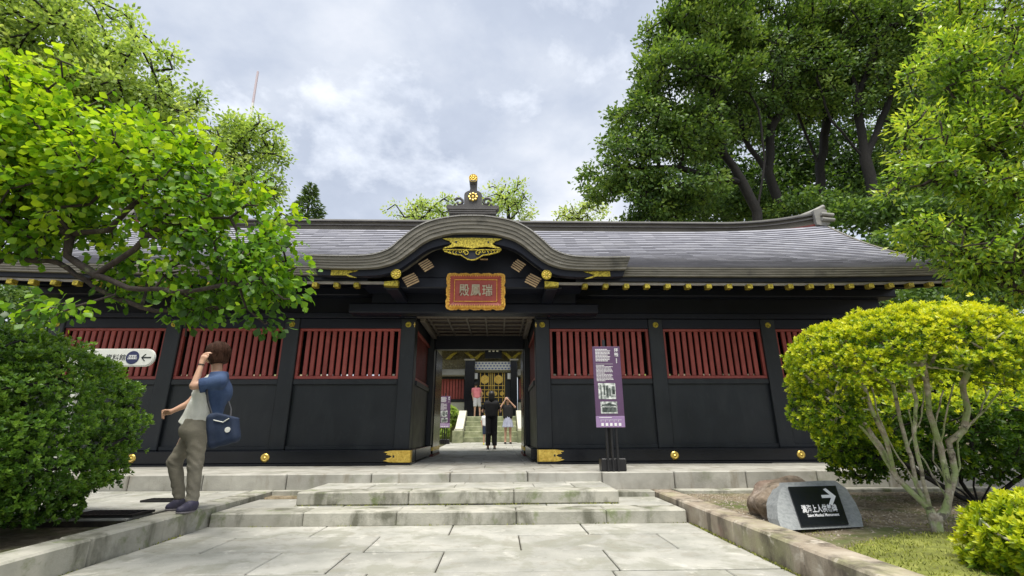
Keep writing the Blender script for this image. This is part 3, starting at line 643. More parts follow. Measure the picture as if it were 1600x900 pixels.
# verge bands
for xe, s in ((XR, 1), (XL, -1)):
    m = MB()
    prof_t = [i/10 for i in range(11)]
    A = [(7.40+2.93*t, rz(t)+sori(xe, t)+.03) for t in prof_t]; B = [(a, b_-.17) for a, b_ in A]
    n = len(A); x0, x1 = min(xe, xe+s*.06), max(xe, xe+s*.06)
    for mir in (0, 1):
        vs = [(x0, (20.9-a) if mir else a, z) for a, z in A]+[(x0, (20.9-a) if mir else a, z) for a, z in B]+[(x1, (20.9-a) if mir else a, z) for a, z in A]+[(x1, (20.9-a) if mir else a, z) for a, z in B]
        fs = []
        for i in range(n-1): fs += [(i, i+1, n+i+1, n+i), (2*n+i, 3*n+i, 3*n+i+1, 2*n+i+1), (i, 2*n+i, 2*n+i+1, i+1), (n+i, n+i+1, 3*n+i+1, 3*n+i)]
        fs += [(0, n, 3*n, 2*n), (n-1, 3*n-1, 4*n-1, 2*n-1)]; m.add(vs, fs)
    m.build('verge_band', MT['bark_shingle'], G)
    MB().prism([(8.95, 3.1), (12.0, 3.1), (10.45, 5.0)], min(xe-s*.35, xe-s*.41), max(xe-s*.35, xe-s*.41), 'x').build('gable_board', MT['lacqu'], G)

# ---- curved central gable
def cat(pts, n=6):
    pts = [np.array(p, float) for p in pts]; o = []
    for i in range(len(pts)-1):
        p0 = pts[max(i-1, 0)]; p1 = pts[i]; p2 = pts[i+1]; p3 = pts[min(i+2, len(pts)-1)]
        for k in range(n):
            t = k/n; o.append(tuple(.5*((2*p1)+(-p0+p2)*t+(2*p0-5*p1+4*p2-p3)*t*t+(-p0+3*p1-3*p2+p3)*t**3)))
    o.append(tuple(pts[-1])); return o
h1 = [(0, 3.997), (.20, 3.992), (.415, 3.962), (.61, 3.92), (.785, 3.855), (.95, 3.755), (1.07, 3.655), (1.19, 3.54), (1.31, 3.42), (1.44, 3.345), (1.62, 3.29), (1.85, 3.268), (2.15, 3.262), (2.45, 3.268), (2.61, 3.272)]
h2 = [(0, 3.718), (.20, 3.712), (.37, 3.695), (.53, 3.655), (.69, 3.60), (.83, 3.515), (.955, 3.41), (1.075, 3.31), (1.20, 3.215), (1.36, 3.14), (1.55, 3.095), (1.80, 3.078), (2.10, 3.076), (2.40, 3.085), (2.545, 3.092)]
def full(h): 
    c = cat(h); return [(XC-a, b_) for a, b_ in c[::-1]]+[(XC+a, b_) for a, b_ in c[1:]]
T1, T2 = full(h1), full(h2)
def lerp(A, B, t): return [(a[0]+(b_[0]-a[0])*t, a[1]+(b_[1]-a[1])*t) for a, b_ in zip(A, B)]
top = MB()
Y0, Y1 = 7.18, 8.9
for i in range(0, len(T1)-1):
    (xa, za), (xb, zb) = T1[i], T1[i+1]; dx, dz = xb-xa, zb-za; l = math.hypot(dx, dz); nx_, nz_ = -dz/l*.022, dx/l*.022; g = .004 if i % 3 == 0 else 0
    k = g/l; xa, za = xa+dx*k, za+dz*k
    top.add([(xa, Y0, za), (xb, Y0, zb), (xb+nx_, Y0, zb+nz_), (xa+nx_, Y0, za+nz_), (xa, Y1, za), (xb, Y1, zb), (xb+nx_, Y1, zb+nz_), (xa+nx_, Y1, za+nz_)], [(0,1,2,3),(7,6,5,4),(3,2,6,7),(0,3,7,4),(1,5,6,2)])
top.build('gable_roof_cover', MT['ridgel'], G)
m = MB()
for k, (a, b_, y) in enumerate(((0, .30, 7.20), (.30, .52, 7.213), (.52, .74, 7.226), (.74, 1.0, 7.240))): m.loft(lerp(T1, T2, a), lerp(T1, T2, b_-.012), y, 7.9)
m.build('gable_roof_edge', MT['bark_shingle'], G)
m = MB(); B0 = [(x, z+.005) for x, z in T2]; B1 = [(XC+(x-XC)*.985, z-.10-.05*math.exp(-((abs(x-XC)-.0)/1.0)**2)) for x, z in T2]
m.loft(B0, B1, 7.33, 7.45); m.build('bargeboard', MT['lacqu'], G)
# tympanum and curved soffit
I2 = [i for i, (x, z) in enumerate(T2) if abs(x-XC) < 2.3]
ty = [(T2[i][0], T2[i][1]) for i in I2]
MB().prism([(ty[0][0], 3.0)]+[(ty[-1][0], 3.0)]+ty[::-1], 7.80, 7.86).build('tympanum', MT['lacqu'], G)
MB().box(XC-1.95, XC+1.95, 7.87, 8.4, 2.985, 3.06).build('gable_soffit', MT['lacqu'], G)
MB().cbox(XC-1.55, XC+1.55, 7.75, 7.98, 2.90, 3.10, .02).build('gable_tie_beam', MT['lacqu'], G)
MB().cbox(XC-2.3, XC+2.3, 8.38, 8.70, 2.62, 2.80, .02).build('gateway_beam', MT['lacqu'], G)
# gold fittings on the gable
def gplate(name, pts, y, t=.014, mat='goldy'):
    return MB().prism(pts, y-t, y).build(name, MT[mat], G)
def sym(h): return [(XC+a, b_) for a, b_ in h]+[(XC-a, b_) for a, b_ in h[::-1]]
YG = 7.31
sw = sym([(0, 3.455), (.10, 3.475), (.24, 3.49), (.40, 3.462), (.485, 3.452), (.455, 3.475), (.41, 3.49), (.35, 3.525), (.34, 3.55), (.375, 3.565), (.37, 3.585), (.43, 3.60), (.50, 3.632), (.40, 3.640), (0, 3.648)])
gplate('gegyo_plate', sw, YG)
m = MB(); 
rim = sym([(0, 3.25), (.07, 3.262), (.13, 3.30), (.18, 3.335), (.27, 3.345), (.36, 3.37), (.45, 3.40), (.485, 3.43)])
m.tube([(a, YG-.01, b_) for a, b_ in rim], .011, 6)
for s in (-1, 1):
    m.tube([(XC+s*(.10+.048*cos(a)*(1-a/12)), YG-.01, 3.375+.048*sin(a)*(1-a/12)) for a in np.arange(0, 7.5, .5)], .009, 6)
    m.tube([(XC+s*(.20+.035*cos(a)*(1-a/12)), YG-.01, 3.40+.035*sin(a)*(1-a/12)) for a in np.arange(1, 7.5, .5)], .008, 6)
    for k in range(4): m.tube([(XC+s*(.26+.05*k), YG-.01, 3.35+.014*k), (XC+s*(.275+.05*k), YG-.01, 3.385+.010*k), (XC+s*(.25+.05*k), YG-.01, 3.41+.008*k)], .007, 5)
m.build('gegyo_scroll', MT['goldy'], G)
gplate('gegyo_board', sym([(0, 3.25), (.13, 3.30), (.18, 3.335), (.36, 3.37), (.485, 3.43), (.48, 3.452), (0, 3.452)]), YG+.008, .006, 'lacqu')
m = MB()
for sx in (-.27, .27): m.box(XC+sx-.014, XC+sx+.014, YG-.018, YG-.0145, 3.55, 3.585)
m.build('gegyo_slot', MT['blackp'], G)
for s in (-1, 1):
    # swallow-tail plates on the lower wings of the bargeboard
    pts = [(0, 2.985), (.24, 2.985), (.31, 2.955), (.43, 2.94), (.37, 2.965), (.30, 2.99), (.27, 3.01), (.31, 3.03), (.40, 3.05), (.44, 3.075), (.33, 3.065), (.22, 3.075), (0, 3.075)]
    x0 = XC-s*-1*2.29 if False else XC+s*2.29
    pp = [(x0-s*a, b_-.005) for a, b_ in pts]
    if s > 0: pp = pp[::-1]
    gplate('swallowtail_plate', pp, 7.325, .012)
    MB().lathe([(0, -.02), (.03, -.016), (.034, -.008), (.066, -.008), (.072, -.016), (.082, -.012), (.084, 0)], (XC+s*1.235, 7.32, 3.005), seg=24).build('round_crest', MT['goldy'], G)
    f = MB()
    for k in range(8): a = k*pi/4; f.lathe([(0, -.010), (.012, -.007), (.014, .004)], (XC+s*1.235+.047*cos(a), 7.312, 3.005+.047*sin(a)), seg=6)
    f.build('crest_petals', MT['goldm'], G)
    a, b_ = XC+s*1.21, XC+s*1.44
    pp = [(a, 2.825), (b_, 2.835), (b_, 2.90), (a, 2.925)] if s > 0 else [(b_, 2.835), (a, 2.825), (a, 2.925), (b_, 2.90)]
    MB().prism(pp, 7.40, 7.50).build('corner_rafter_cap', MT['goldy'], G)
    MB().cbox(XC+s*1.33-.10, XC+s*1.33+.10, 7.5, 8.6, 2.80, 2.90, .01).build('corner_rafter', MT['lacqu'], G)
    # exposed curved rafters below the gable roof
    for (cx, cz, an, n, ln) in ((.775, 3.215, 40, 5, .20), (1.02, 2.935+.02, 33, 5, .24)):
        for k in range(n):
            q = (k-(n-1)/2)*.040; ux, uz = cos(R(an)), sin(R(an)); px, pz = XC-s*(cx), cz
            c0 = np.array([-s*(cx), cz])
            d = np.array([s*ux*-1*-1, uz]); nrm = np.array([-s*uz*-1*-1, ux])
            c0 = np.array([XC+s*cx, cz])+np.array([s*(-q*uz)*-1, q*ux])*1.0*np.array([1, 1])
            A = c0-np.array([-s*ux, uz])*ln/2*.9; B = c0+np.array([-s*ux, uz])*ln/2*(1-.06*abs(k-2))
            m = MB(); m.tube([(A[0], 7.44, A[1]), (B[0], 7.50, B[1])], [.017, .017], 4); m.build('gable_rafter', MT['tan'], G)
MB().cbox(XC+.13, XC+.26, 7.40, 7.44, 3.30, 3.318, .003).build('gable_rafter', MT['tan'], G)
# ---- ridge ornament over the gable
t = MB()
pp = sym([(0, 4.02), (.385, 4.02), (.40, 4.05), (.37, 4.06), (.385, 4.085), (.385, 4.145), (.43, 4.15), (.445, 4.18), (.43, 4.215), (.385, 4.22), (.33, 4.20), (.22, 4.215), (.15, 4.235), (.15, 4.41), (.14, 4.445), (.10, 4.475), (.06, 4.49), (.05, 4.53), (.05, 4.60), (0, 4.60)])
t.prism(pp, 7.22, 7.36)
orn = t.build('ridge_ornament', MT['onidark'], G)
m = MB()
for k, (z, w_) in enumerate(((4.06, .40), (4.10, .39), (4.14, .41))): m.cbox(XC-w_, XC+w_, 7.20-.0, 7.38, z-.014, z+.014, .004)
m.build('ornament_molding', MT['onidark'], orn)
for s in (-1, 1):
    m = MB()
    m.tube([(XC+s*(.235+(.085-.007*k)*cos(R(20+k*42))), 7.25, 4.285+(.085-.007*k)*sin(R(20+k*42))) for k in range(9)], .024, 7)
    m.tube([(XC+s*.30, 7.25, 4.25), (XC+s*.33, 7.25, 4.21), (XC+s*.40, 7.25, 4.19)], .016, 6)
    m.build('ornament_scroll', MT['onidark'], orn, kind=None)
MB().tube([(XC, 7.42, 4.56), (XC, 7.28, 4.64), (XC, 7.20, 4.70)], [.055, .066, .073], 16).build('ornament_roll', MT['onidark'], orn)
def crest(c, R0, name, parent, disc=True):
    m = MB()
    if disc: m.lathe([(0, 0), (R0*.82, 0), (R0*.86, -.012), (R0, -.012), (R0, .02)], c, seg=24)
    m.lathe([(0, -.022), (R0*.2, -.018), (R0*.22, 0)], c, seg=10)
    for k in range(8): a = k*pi/4; m.lathe([(0, -.018), (R0*.17, -.012), (R0*.2, .0)], (c[0]+R0*.55*cos(a), c[1], c[2]+R0*.55*sin(a)), seg=8)
    return m.build(name, MT['goldm'], parent)
crest((XC, 7.18, 4.705), .075, 'gilt_crest', orn); crest((XC, 7.205, 4.36), .115, 'gilt_crest', orn, False)
m = MB().cbox(XC-.09, XC+.09, 7.38, 9.4, 4.0, 4.20, .03); m.build('gable_ridge', MT['ridgel'], G)

# ---- text helper
def text(body, name, mat, x0, x1, z0, z1, y, parent, dep=.004, squash=True, wt=0):
    cu = bpy.data.curves.new('t', 'FONT'); cu.body = body; cu.size = 1; cu.extrude = .02; cu.resolution_u = 3; cu.offset = wt
    o = bpy.data.objects.new('t', cu); C.objects.link(o); dg = bpy.context.evaluated_depsgraph_get()
    me = bpy.data.meshes.new_from_object(o.evaluated_get(dg)); bpy.data.objects.remove(o); bpy.data.curves.remove(cu)
    me.name = name; n = len(me.vertices); co = np.zeros(n*3); me.vertices.foreach_get('co', co); co = co.reshape(-1, 3)
    lo, hi = co.min(0), co.max(0); sz = np.maximum(hi-lo, 1e-6)
    u = (co-lo)/sz; out_ = np.stack([x0+(x1-x0)*u[:, 0], y-dep*u[:, 2], z0+(z1-z0)*u[:, 1]], 1)
    me.vertices.foreach_set('co', out_.ravel()); me.materials.clear(); me.update()
    ob = link(name, me, MT[mat], parent); return ob
# ---- plaque hanging in the gable
pq = thing('name_plaque', 'red name plaque in a scalloped gold frame with three raised characters', 'plaque', (-.405, 7.68, 2.6))
x0, x1, z0, z1 = -.885, .085, 2.52, 3.135; YP = 7.66
def scallop():
    pts = []
    def edge(p, q, n, amp, nrm):
        for k in range(n*6):
            t = k/(n*6); a = amp*abs(sin(pi*t*n))**.5*(1.0)-amp*.2*sin(pi*t*2*n*2)
            pts.append((p[0]+(q[0]-p[0])*t+nrm[0]*a, p[1]+(q[1]-p[1])*t+nrm[1]*a))
    edge((x0, z0), (x1, z0), 5, .022, (0, -1)); edge((x1, z0), (x1, z1), 3, .020, (1, 0)); edge((x1, z1), (x0, z1), 5, .018, (0, 1)); edge((x0, z1), (x0, z0), 3, .020, (-1, 0)); return pts
MB().prism(scallop(), YP+.02, YP+.06).build('scalloped_frame', MT['orange'], pq)
xa, xb, za, zb = x0+.045, x1-.045, z0+.045, z1-.04
m = MB(); xi0, xi1, zi0, zi1 = x0+.12, x1-.12, z0+.115, z1-.105
for A in (((xa, za), (xb, za), (xi1, zi0), (xi0, zi0)), ((xb, za), (xb, zb), (xi1, zi1), (xi1, zi0)), ((xb, zb), (xa, zb), (xi0, zi1), (xi1, zi1)), ((xa, zb), (xa, za), (xi0, zi0), (xi0, zi1))):
    m.add([(A[0][0], YP-.02, A[0][1]), (A[1][0], YP-.02, A[1][1]), (A[2][0], YP+.012, A[2][1]), (A[3][0], YP+.012, A[3][1])], [(0, 1, 2, 3)])
m.build('bevel_border', MT['plaquer'], pq, fix=False)
m = MB(); n_ = 44
for k in range(n_):
    for (X_, Z_, hx, hz) in ((xa+(xb-xa)*(k+.5)/n_, za-.012, .008, .026), (xa+(xb-xa)*(k+.5)/n_, zb+.010, .008, .024)): m.cbox(X_-hx, X_+hx, YP-.012-.008*(k % 2), YP+.019, Z_-hz, Z_+hz, .003)
for k in range(24):
    for X_ in (xa-.012, xb+.012): m.cbox(X_-.024, X_+.024, YP-.012-.008*(k % 2), YP+.0185, za+(zb-za)*(k+.5)/24-.009, za+(zb-za)*(k+.5)/24+.009, .003)
m.build('gold_fluting', MT['orange'], pq, kind='stuff')
MB().box(xi0, xi1, YP+.010, YP+.019, zi0, zi1).build('plaque_face', MT['plaquer'], pq)
m = MB(); q = .009
for a, b_, c, d in ((xi0, xi1, zi0, zi0+q), (xi0, xi1, zi1-q, zi1), (xi0, xi0+q, zi0+q, zi1-q), (xi1-q, xi1, zi0+q, zi1-q)): m.box(a, b_, YP-.006, YP+.0098, c, d)
m.build('gold_line', MT['orange'], pq)
wch = (xi1-xi0-.14)/3
for k, ch in enumerate('殿鳳瑞'):
    text(ch, 'raised_character', 'ivory', xi0+.07+k*wch+.012, xi0+.07+(k+1)*wch-.012, zi0+.10, zi1-.09, YP+.009, pq, .012, wt=.012)
MB().box(-.75, -.72, YP+.06, 7.72, 2.8, 2.86).box(-.08, -.05, YP+.06, 7.72, 2.8, 2.86).build('hanger', MT['metalb'], pq)
# ================================================================ inner gate far behind
IG = thing('inner_gate', 'ornate black and gold inner shrine gate at the top of the stone stairs', 'gate', (-.4, 22.3, 1.10))
def W(px, py, Y=22.0): p = P(px, py, Y); return p[0], p[2]
def wb(name, px0, px1, py0, py1, Y, dep, mat, parent=None, c=.01, **k):
    (x0, z1), (x1, z0) = W(px0, py0, Y), W(px1, py1, Y)
    return MB().cbox(min(x0, x1), max(x0, x1), Y, Y+dep, min(z0, z1), max(z0, z1), c).build(name, MT[mat], parent or IG, **k)
for a, b_ in ((727, 740.5), (798, 808.5)):
    wb('pillar', a, b_, 563, 653.5, 21.9, .38, 'lacqg'); wb('pillar_cap', a-1.5, b_+1.5, 560.5, 563, 21.86, .46, 'pale')
wb('blue_wave_frieze', 741, 797.5, 565, 578, 22.1, .10, 'whitem')
m = MB()
for j in range(3):
    for i in range(11):
        x, z = W(744+i*5.1+(j % 2)*2.5, 567.5+j*4.2, 22.08)
        m.prism([(x-.055, z), (x, z-.035), (x+.055, z), (x, z+.035)], 22.08, 22.097)
m.build('wave_motif', MT['bluep'], IG, kind='stuff')
wb('door_frame', 741, 748, 579, 652, 22.2, .2, 'lacq'); wb('door_frame', 789, 798, 579, 652, 22.2, .2, 'lacq')
for a, b_ in ((747, 768), (768.4, 789.5)):
    d = wb('door_leaf', a, b_, 580, 652, 22.35, .08, 'blackp')
    for py in (581.5, 602.5, 609, 621, 631, 641): (x0, z), (x1, _) = W(a, py, 22.33), W(b_, py, 22.33); MB().cbox(x0, x1, 22.325, 22.345, z-.018, z+.018, .004).build('gilt_strap', MT['goldm'], d)
    for q in (a+1, a+4, (a+b_)/2, b_-4, b_-1): x, zt = W(q, 581, 22.33); _, zb = W(q, 650, 22.33); MB().cbox(x-.016, x+.016, 22.318, 22.324, zb, zt, .003).build('gilt_strap', MT['goldm'], d)
    x, z = W((a+b_)/2, 593, 22.3); crest((x, 22.30, z), .20, 'gilt_medallion', d)
    for q in (.25, .75): x, z = W(a+(b_-a)*q, 615, 22.3); crest((x, 22.30, z), .10, 'gilt_medallion', d)
# upper storey carvings
wb('painted_frieze', 690, 826, 548, 566, 22.6, .2, 'carve'); wb('painted_frieze', 690, 727, 562, 580, 22.2, .2, 'carve'); wb('painted_frieze', 808, 826, 562, 580, 22.2, .2, 'carve')
wb('head_beam', 741, 798, 578, 582, 22.12, .15, 'carve')
wb('gate_plaque', 758, 784, 544, 560, 22.0, .08, 'lacqu'); 
for (px, s) in ((748, 1), (794, -1), (735, -1), (806, 1), (705, 1)):
    x, z = W(px, 556, 22.3)
    pp = [(x-s*.28, z-.16), (x-s*.05, z-.16), (x+s*.10, z+.02), (x+s*.30, z+.16), (x+s*.10, z+.16), (x-s*.06, z+.04)]
    MB().prism(pp if s > 0 else pp[::-1], 22.3, 22.42).build('gilt_bracket', MT['goldy'], IG)
for px in (765, 771, 777): x, z = W(px, 548, 21.95); MB().cbox(x-.05, x+.05, 21.94, 21.99, z-.05, z+.05, .01).build('plaque_stud', MT['whitem'], IG)
wb('lower_bracket', 741, 746, 583, 592, 22.0, .2, 'whitem'); wb('lower_bracket', 793, 798, 583, 592, 22.0, .2, 'whitem')
(x0, z0), (x1, z1) = W(640, 548, 22), W(880, 548, 22)
rf = MB().prism([(20.6, z0+.15), (20.6, z0+.32), (22.9, z0+1.5), (25.4, z0+.32), (25.4, z0+.15)], x0, x1, 'x').build('roof', MT['bark_shingle'], IG)
# flanking fences
for a, b_ in ((600, 726), (809, 930)):
    F = thing('shrine_fence', 'red slatted shrine fence on a cream base left of the inner gate' if a < 700 else 'red slatted shrine fence on a cream base right of the inner gate', 'fence', (*W((a+b_)/2, 640, 22.4)[:1], 22.4, 1.1))
    wb('fence_roof', a, b_, 577, 586.5, 21.8, .9, 'ridgel', F); wb('fence_head', a, b_, 587, 592, 22.3, .2, 'lacq', F); wb('fence_rail', a, b_, 624, 628, 22.3, .2, 'lacq', F); wb('fence_base', a, b_, 628.5, 653, 22.35, .3, 'cream', F)
    for k in range(int((b_-a)/4.6)): wb('slat', a+2+k*4.6, a+4.7+k*4.6, 592.3, 623.7, 22.35, .05, 'red', F, .005)
    wb('fence_back', a, b_, 592.3, 623.7, 22.6, .05, 'orange' if False else 'lacqu', F)

# ================================================================ signs
def info_sign(x, y, s, label, group=None, z=0):
    t = thing('information_sign', label, 'sign', (x, y, z), group)
    def X(a): return x+a*s
    def Z(a): return z+a*s
    bs = MB().cbox(X(-.15), X(.20), y-.13, y+.05, Z(0), Z(.17), .012)
    bs.build('base', MT['metalb'], t)
    for k in range(3): MB().cbox(X(-.075+k*.07), X(-.045+k*.07), y-.165, y-.135, Z(.0), Z(.62), .004).build('leg', MT['metalb'], t)
    MB().cbox(X(-.02), X(.02), y-.05, y-.03, Z(.17), Z(1.86), .003).build('rear_post', MT['metalb'], t)
    MB().cbox(X(-.205), X(.205), y-.19, y-.168, Z(.745), Z(1.735), .004).build('panel', MT['purple'], t)
    MB().cbox(X(-.205), X(.205), y-.19, y-.168, Z(.585), Z(.742), .004).build('map_panel', MT['purple2'], t)
    Y = y-.1915
    text('拝', 'title_character', 'whitem', X(.115), X(.175), Z(1.655), Z(1.71), Y, t, .002, wt=.01); text('殿', 'title_character', 'whitem', X(.115), X(.175), Z(1.585), Z(1.64), Y, t, .002, wt=.01)
    text('はいでん', 'title_reading', 'whitem', X(.13), X(.145), Z(1.50), Z(1.55), Y, t, .001) if False else None
    m = MB(); rr = random.Random(5)
    for k in range(6): m.box(X(.135), X(.150), Y-.001, Y, Z(1.49+k*.012), Z(1.497+k*.012))
    for k in range(9):
        w_ = .24*(rr.uniform(.86, 1) if k % 4 else .75)
        u = 0
        while u < w_: d = rr.uniform(.01, .03); m.box(X(-.165+u), X(-.165+min(u+d, w_)), Y-.001, Y, Z(1.685-k*.021), Z(1.696-k*.021)); u += d+.004
    m.box(X(-.165), X(.085), Y-.001, Y, Z(1.475), Z(1.478))
    for k in range(13):
        w_ = .25*(rr.uniform(.85, 1) if k not in (0, 6, 12) else .5)
        u = 0
        while u < w_: d = rr.uniform(.012, .04); m.box(X(-.165+u), X(-.165+min(u+d, w_)), Y-.001, Y, Z(1.452-k*.0185), Z(1.460-k*.0185)); u += d+.005
    m.build('printed_text', MT['purple2'] if False else MT['whitem'], t, kind='stuff', fix=False)
    for (a, b_, c, d, nm) in ((-.15, .10, .975, 1.20, 1), (-.13, .11, .775, .94, 2)):
        MB().box(X(a), X(b_), Y-.001, Y, Z(c), Z(d)).build('photo_print', MT['photo'], t)
        m = MB(); r3 = random.Random(nm)
        if nm == 1:
            for q in ((.30, .25, .1, .6), (.45, .1, .14, .75), (.62, .2, .08, .5), (.12, .0, .06, .9), (.8, .3, .16, .5)): m.box(X(a+(b_-a)*q[0]), X(a+(b_-a)*(q[0]+q[2])), Y-.002, Y-.001, Z(c+(d-c)*q[1]), Z(c+(d-c)*(q[1]+q[3])))
        else:
            pp = [(.02, .55), (.1, .75), (.35, .8), (.5, .88), (.65, .8), (.9, .75), (.98, .55), (.85, .62), (.15, .62)]
            m.prism([(X(a+(b_-a)*u), Z(c+(d-c)*v)) for u, v in pp], Y-.002, Y-.001); m.box(X(a+.02), X(b_-.02), Y-.002, Y-.001, Z(c+.02), Z(c+.085))
        m.build('photo_detail', MT['photod'], t)
    m = MB()
    for k in range(5):
        a = -.135+k*.062; m.box(X(a), X(a+.036), Y-.001, Y, Z(.605), Z(.645)); m.box(X(a-.01), X(a+.045), Y-.001, Y, Z(.685), Z(.689)); m.box(X(a-.004), X(a), Y-.001, Y, Z(.66), Z(.69))
    m.box(X(-.16), X(.02), Y-.001, Y, Z(.715), Z(.723)); m.build('map_print', MT['whitem'], t)
    return t
MT['photo'] = pmat('photo_print_light', [(.38, (.10, .12, .11)), (.5, (.45, .48, .46)), (.6, (.75, .78, .75))], 14, .4, 0)
MT['photod'] = pmat('photo_print_dark', [(.4, (.02, .03, .025)), (.6, (.12, .14, .13))], 24, .4, 0)
info_sign(1.585, 7.05, 1, 'purple information sign on a black stand in front of the right lattice windows')
info_sign(-1.93, 17.6, .95, 'smaller looking purple information sign seen through the gate beside clipped bushes', z=.10)

# monument marker stone
mo = thing('marker_stone', 'low granite marker stone with a slanted black arrow plate on the garden soil', 'marker stone', (2.75, 4.35, -.22))
def slab():
    # front face tilted back; outline traced as a rounded trapezoid
    a = PZ(1222, 829, -.22); b_ = PZ(1348, 822, -.22); yb = 4.55
    tl = P(1232, 754, 4.50); tr = P(1305, 751, 4.52); r1 = P(1325, 764, 4.47); r2_ = P(1340, 790, 4.30); l1 = P(1218, 768, 4.40); l2 = P(1214, 790, 4.24)
    nn = np.cross(np.array(b_)-np.array(a), np.array(tl)-np.array(a)); nn /= np.linalg.norm(nn)
    def pj(px, py):
        r = np.array([px-800, py-450, FPX]) @ CM; o = np.array([0, 0, CH]); return o+r*np.dot(np.array(a)-o, nn)/np.dot(r, nn)
    fr = [pj(*u) for u in ((1222, 829), (1349, 823), (1346, 806), (1337, 786), (1322, 763), (1305, 751), (1232, 754.5), (1219, 766), (1214, 790), (1216, 812))]; b_ = fr[1]; tl = fr[6]
    n = len(fr); bk_ = [np.array([p[0]*1.0+.02, p[1]+.20+.05*(p[2]+.2), p[2]-.02]) for p in fr]
    return MB().add(fr+bk_, [tuple(range(n)), tuple(range(2*n-1, n-1, -1))]+[(i, i+n, (i+1) % n+n, (i+1) % n) for i in range(n)]), a, b_, tl, tr
sm, a, b_, tl, tr = slab(); sm.build('dressed_face', MT['granite'], mo)
nrm = np.cross(np.array(b_)-np.array(a), np.array(tl)-np.array(a)); nrm /= np.linalg.norm(nrm)
if nrm[1] > 0: nrm = -nrm
def onface(px, py, off=0):
    r = np.array([px-800, py-450, FPX]) @ CM; o = np.array([0, 0, CH]); t = np.dot(np.array(a)-o, nrm)/np.dot(r, nrm); return o+t*r+nrm*off
q = [onface(1251, 824.5), onface(1325, 821), onface(1304.5, 761), onface(1230.5, 763)]
q1 = [p+nrm*.004 for p in q]; q2 = [p+nrm*.018 for p in q]
MB().add(q1+q2, [(4, 5, 6, 7), (0, 4, 7, 3), (1, 2, 6, 5), (3, 7, 6, 2), (0, 1, 5, 4)]).build('black_plate', MT['lacqg'], mo)
def bil(u, v, off): 
    return (q[0]*(1-u)*(1-v)+q[1]*u*(1-v)+q[2]*u*v+q[3]*(1-u)*v)+nrm*off
def plate_text(body, name, u0, u1, v0, v1, wt=0):
    o = text(body, name, 'whitem', 0, 1, 0, 1, 0, mo, 1, wt=wt); me = o.data; n = len(me.vertices); co = np.zeros(n*3); me.vertices.foreach_get('co', co); co = co.reshape(-1, 3)
    new = np.array([bil(u0+(u1-u0)*c[0], v0+(v1-v0)*c[2], .0185-.002*c[1]) for c in co]); me.vertices.foreach_set('co', new.ravel()); me.update()
plate_text('満海上人供養碑', 'inscription', .12, .86, .30, .50, .012); plate_text('Saint Mankai Monument', 'inscription', .20, .86, .20, .275, .012)
ar = [(.62, .745), (.80, .745), (.70, .90), (.76, .93), (.92, .70), (.79, .47), (.72, .50), (.81, .665), (.62, .665)]
MB().add([bil(u, v, .0186) for u, v in ar]+[bil(u, v, .0205) for u, v in ar], [tuple(range(17, 8, -1)), tuple(range(9))]+[(i, i+9, (i+1) % 9+9, (i+1) % 9) for i in range(9)]).build('arrow', MT['whitem'], mo)
# rough boulder behind
def boulder(c, r, name, parent, mat, seed=1, amp=.16, sub=(26, 18)):
    rr = np.random.default_rng(seed); nu, nv = sub; V = []; ks = rr.normal(0, 1, (10, 3))*2.4; ph = rr.uniform(0, 6.28, 10); am = rr.uniform(.3, 1, 10)
    for j in range(nv+1):
        th = pi*j/nv
        for i in range(nu):
            d = np.array([sin(th)*cos(2*pi*i/nu), sin(th)*sin(2*pi*i/nu), cos(th)])
            f = 1+amp*float((np.sin(ks@d*1.7+ph)*am).sum())/3.2+amp*.22*float((np.abs(np.sin(ks@d*5+ph*2))*am).sum())/3; V.append(np.array(c)+d*np.array(r)*f)
    F = [(j*nu+i, (j+1)*nu+i, (j+1)*nu+(i+1) % nu, j*nu+(i+1) % nu) for j in range(nv) for i in range(nu)]
    return np_mesh(name, np.array(V), np.array(F), MT[mat], smooth=True, parent=parent)
boulder((2.70, 4.72, -.12), (.315, .25, .205), 'rough_back', mo, 'rock', 5, .17, (64, 44))

# direction sign on the left
ds = thing('direction_sign', 'white rounded direction sign with a left arrow above the clipped hedge', 'sign', (-4.9, 6.0, -.2))
xa, zt = P(100, 545, 6.0)[0], P(244, 545.5, 6.0)[2]; xb = P(243.5, 560, 6.0)[0]; zb = P(244, 573, 6.0)[2]; rr_ = (zt-zb)/2; zc_ = (zt+zb)/2
pp = [(xa, zb)]+[(xb-rr_+rr_*sin(a_), zc_-rr_*cos(a_)) for a_ in np.linspace(0, pi, 14)]+[(xa, zt)]
pp = [(xa, zb)]+[(xb-rr_+rr_*sin(a_), zc_-rr_*cos(a_)) for a_ in np.linspace(0, pi, 14)]+[(xa, zt)]
MB().prism(pp, 5.97, 6.0).build('sign_board', MT['white'], ds)
MB().prism([(xa-.001, zb+.012)]+[(xb-rr_+(rr_-.012)*sin(a_), zc_-(rr_-.012)*cos(a_)) for a_ in np.linspace(0, pi, 14)]+[(xa-.001, zt-.012)], 5.966, 5.9695).build('sign_face', MT['white'], ds)
def sx(px): return P(px, 559, 5.965)[0]
text('資料館', 'lettering', 'blackp', sx(165), sx(196), zc_-.035, zc_+.04, 5.966, ds, .002); text('Museum', 'lettering', 'blackp', sx(110), sx(160), zc_-.03, zc_+.03, 5.966, ds, .002) if False else None
MB().lathe([(0, -.003), (rr_*.74, -.003), (rr_*.74, 0)], (sx(207), 5.966, zc_), seg=28).build('round_logo', MT['navyp'], ds)
m = MB()
for k, w_ in enumerate((.42, .52, .50, .42)): m.box(sx(207)-rr_*w_, sx(207)+rr_*w_, 5.961, 5.9625, zc_-.038+k*.021-.004, zc_-.038+k*.021+.004) if k != 0 else None
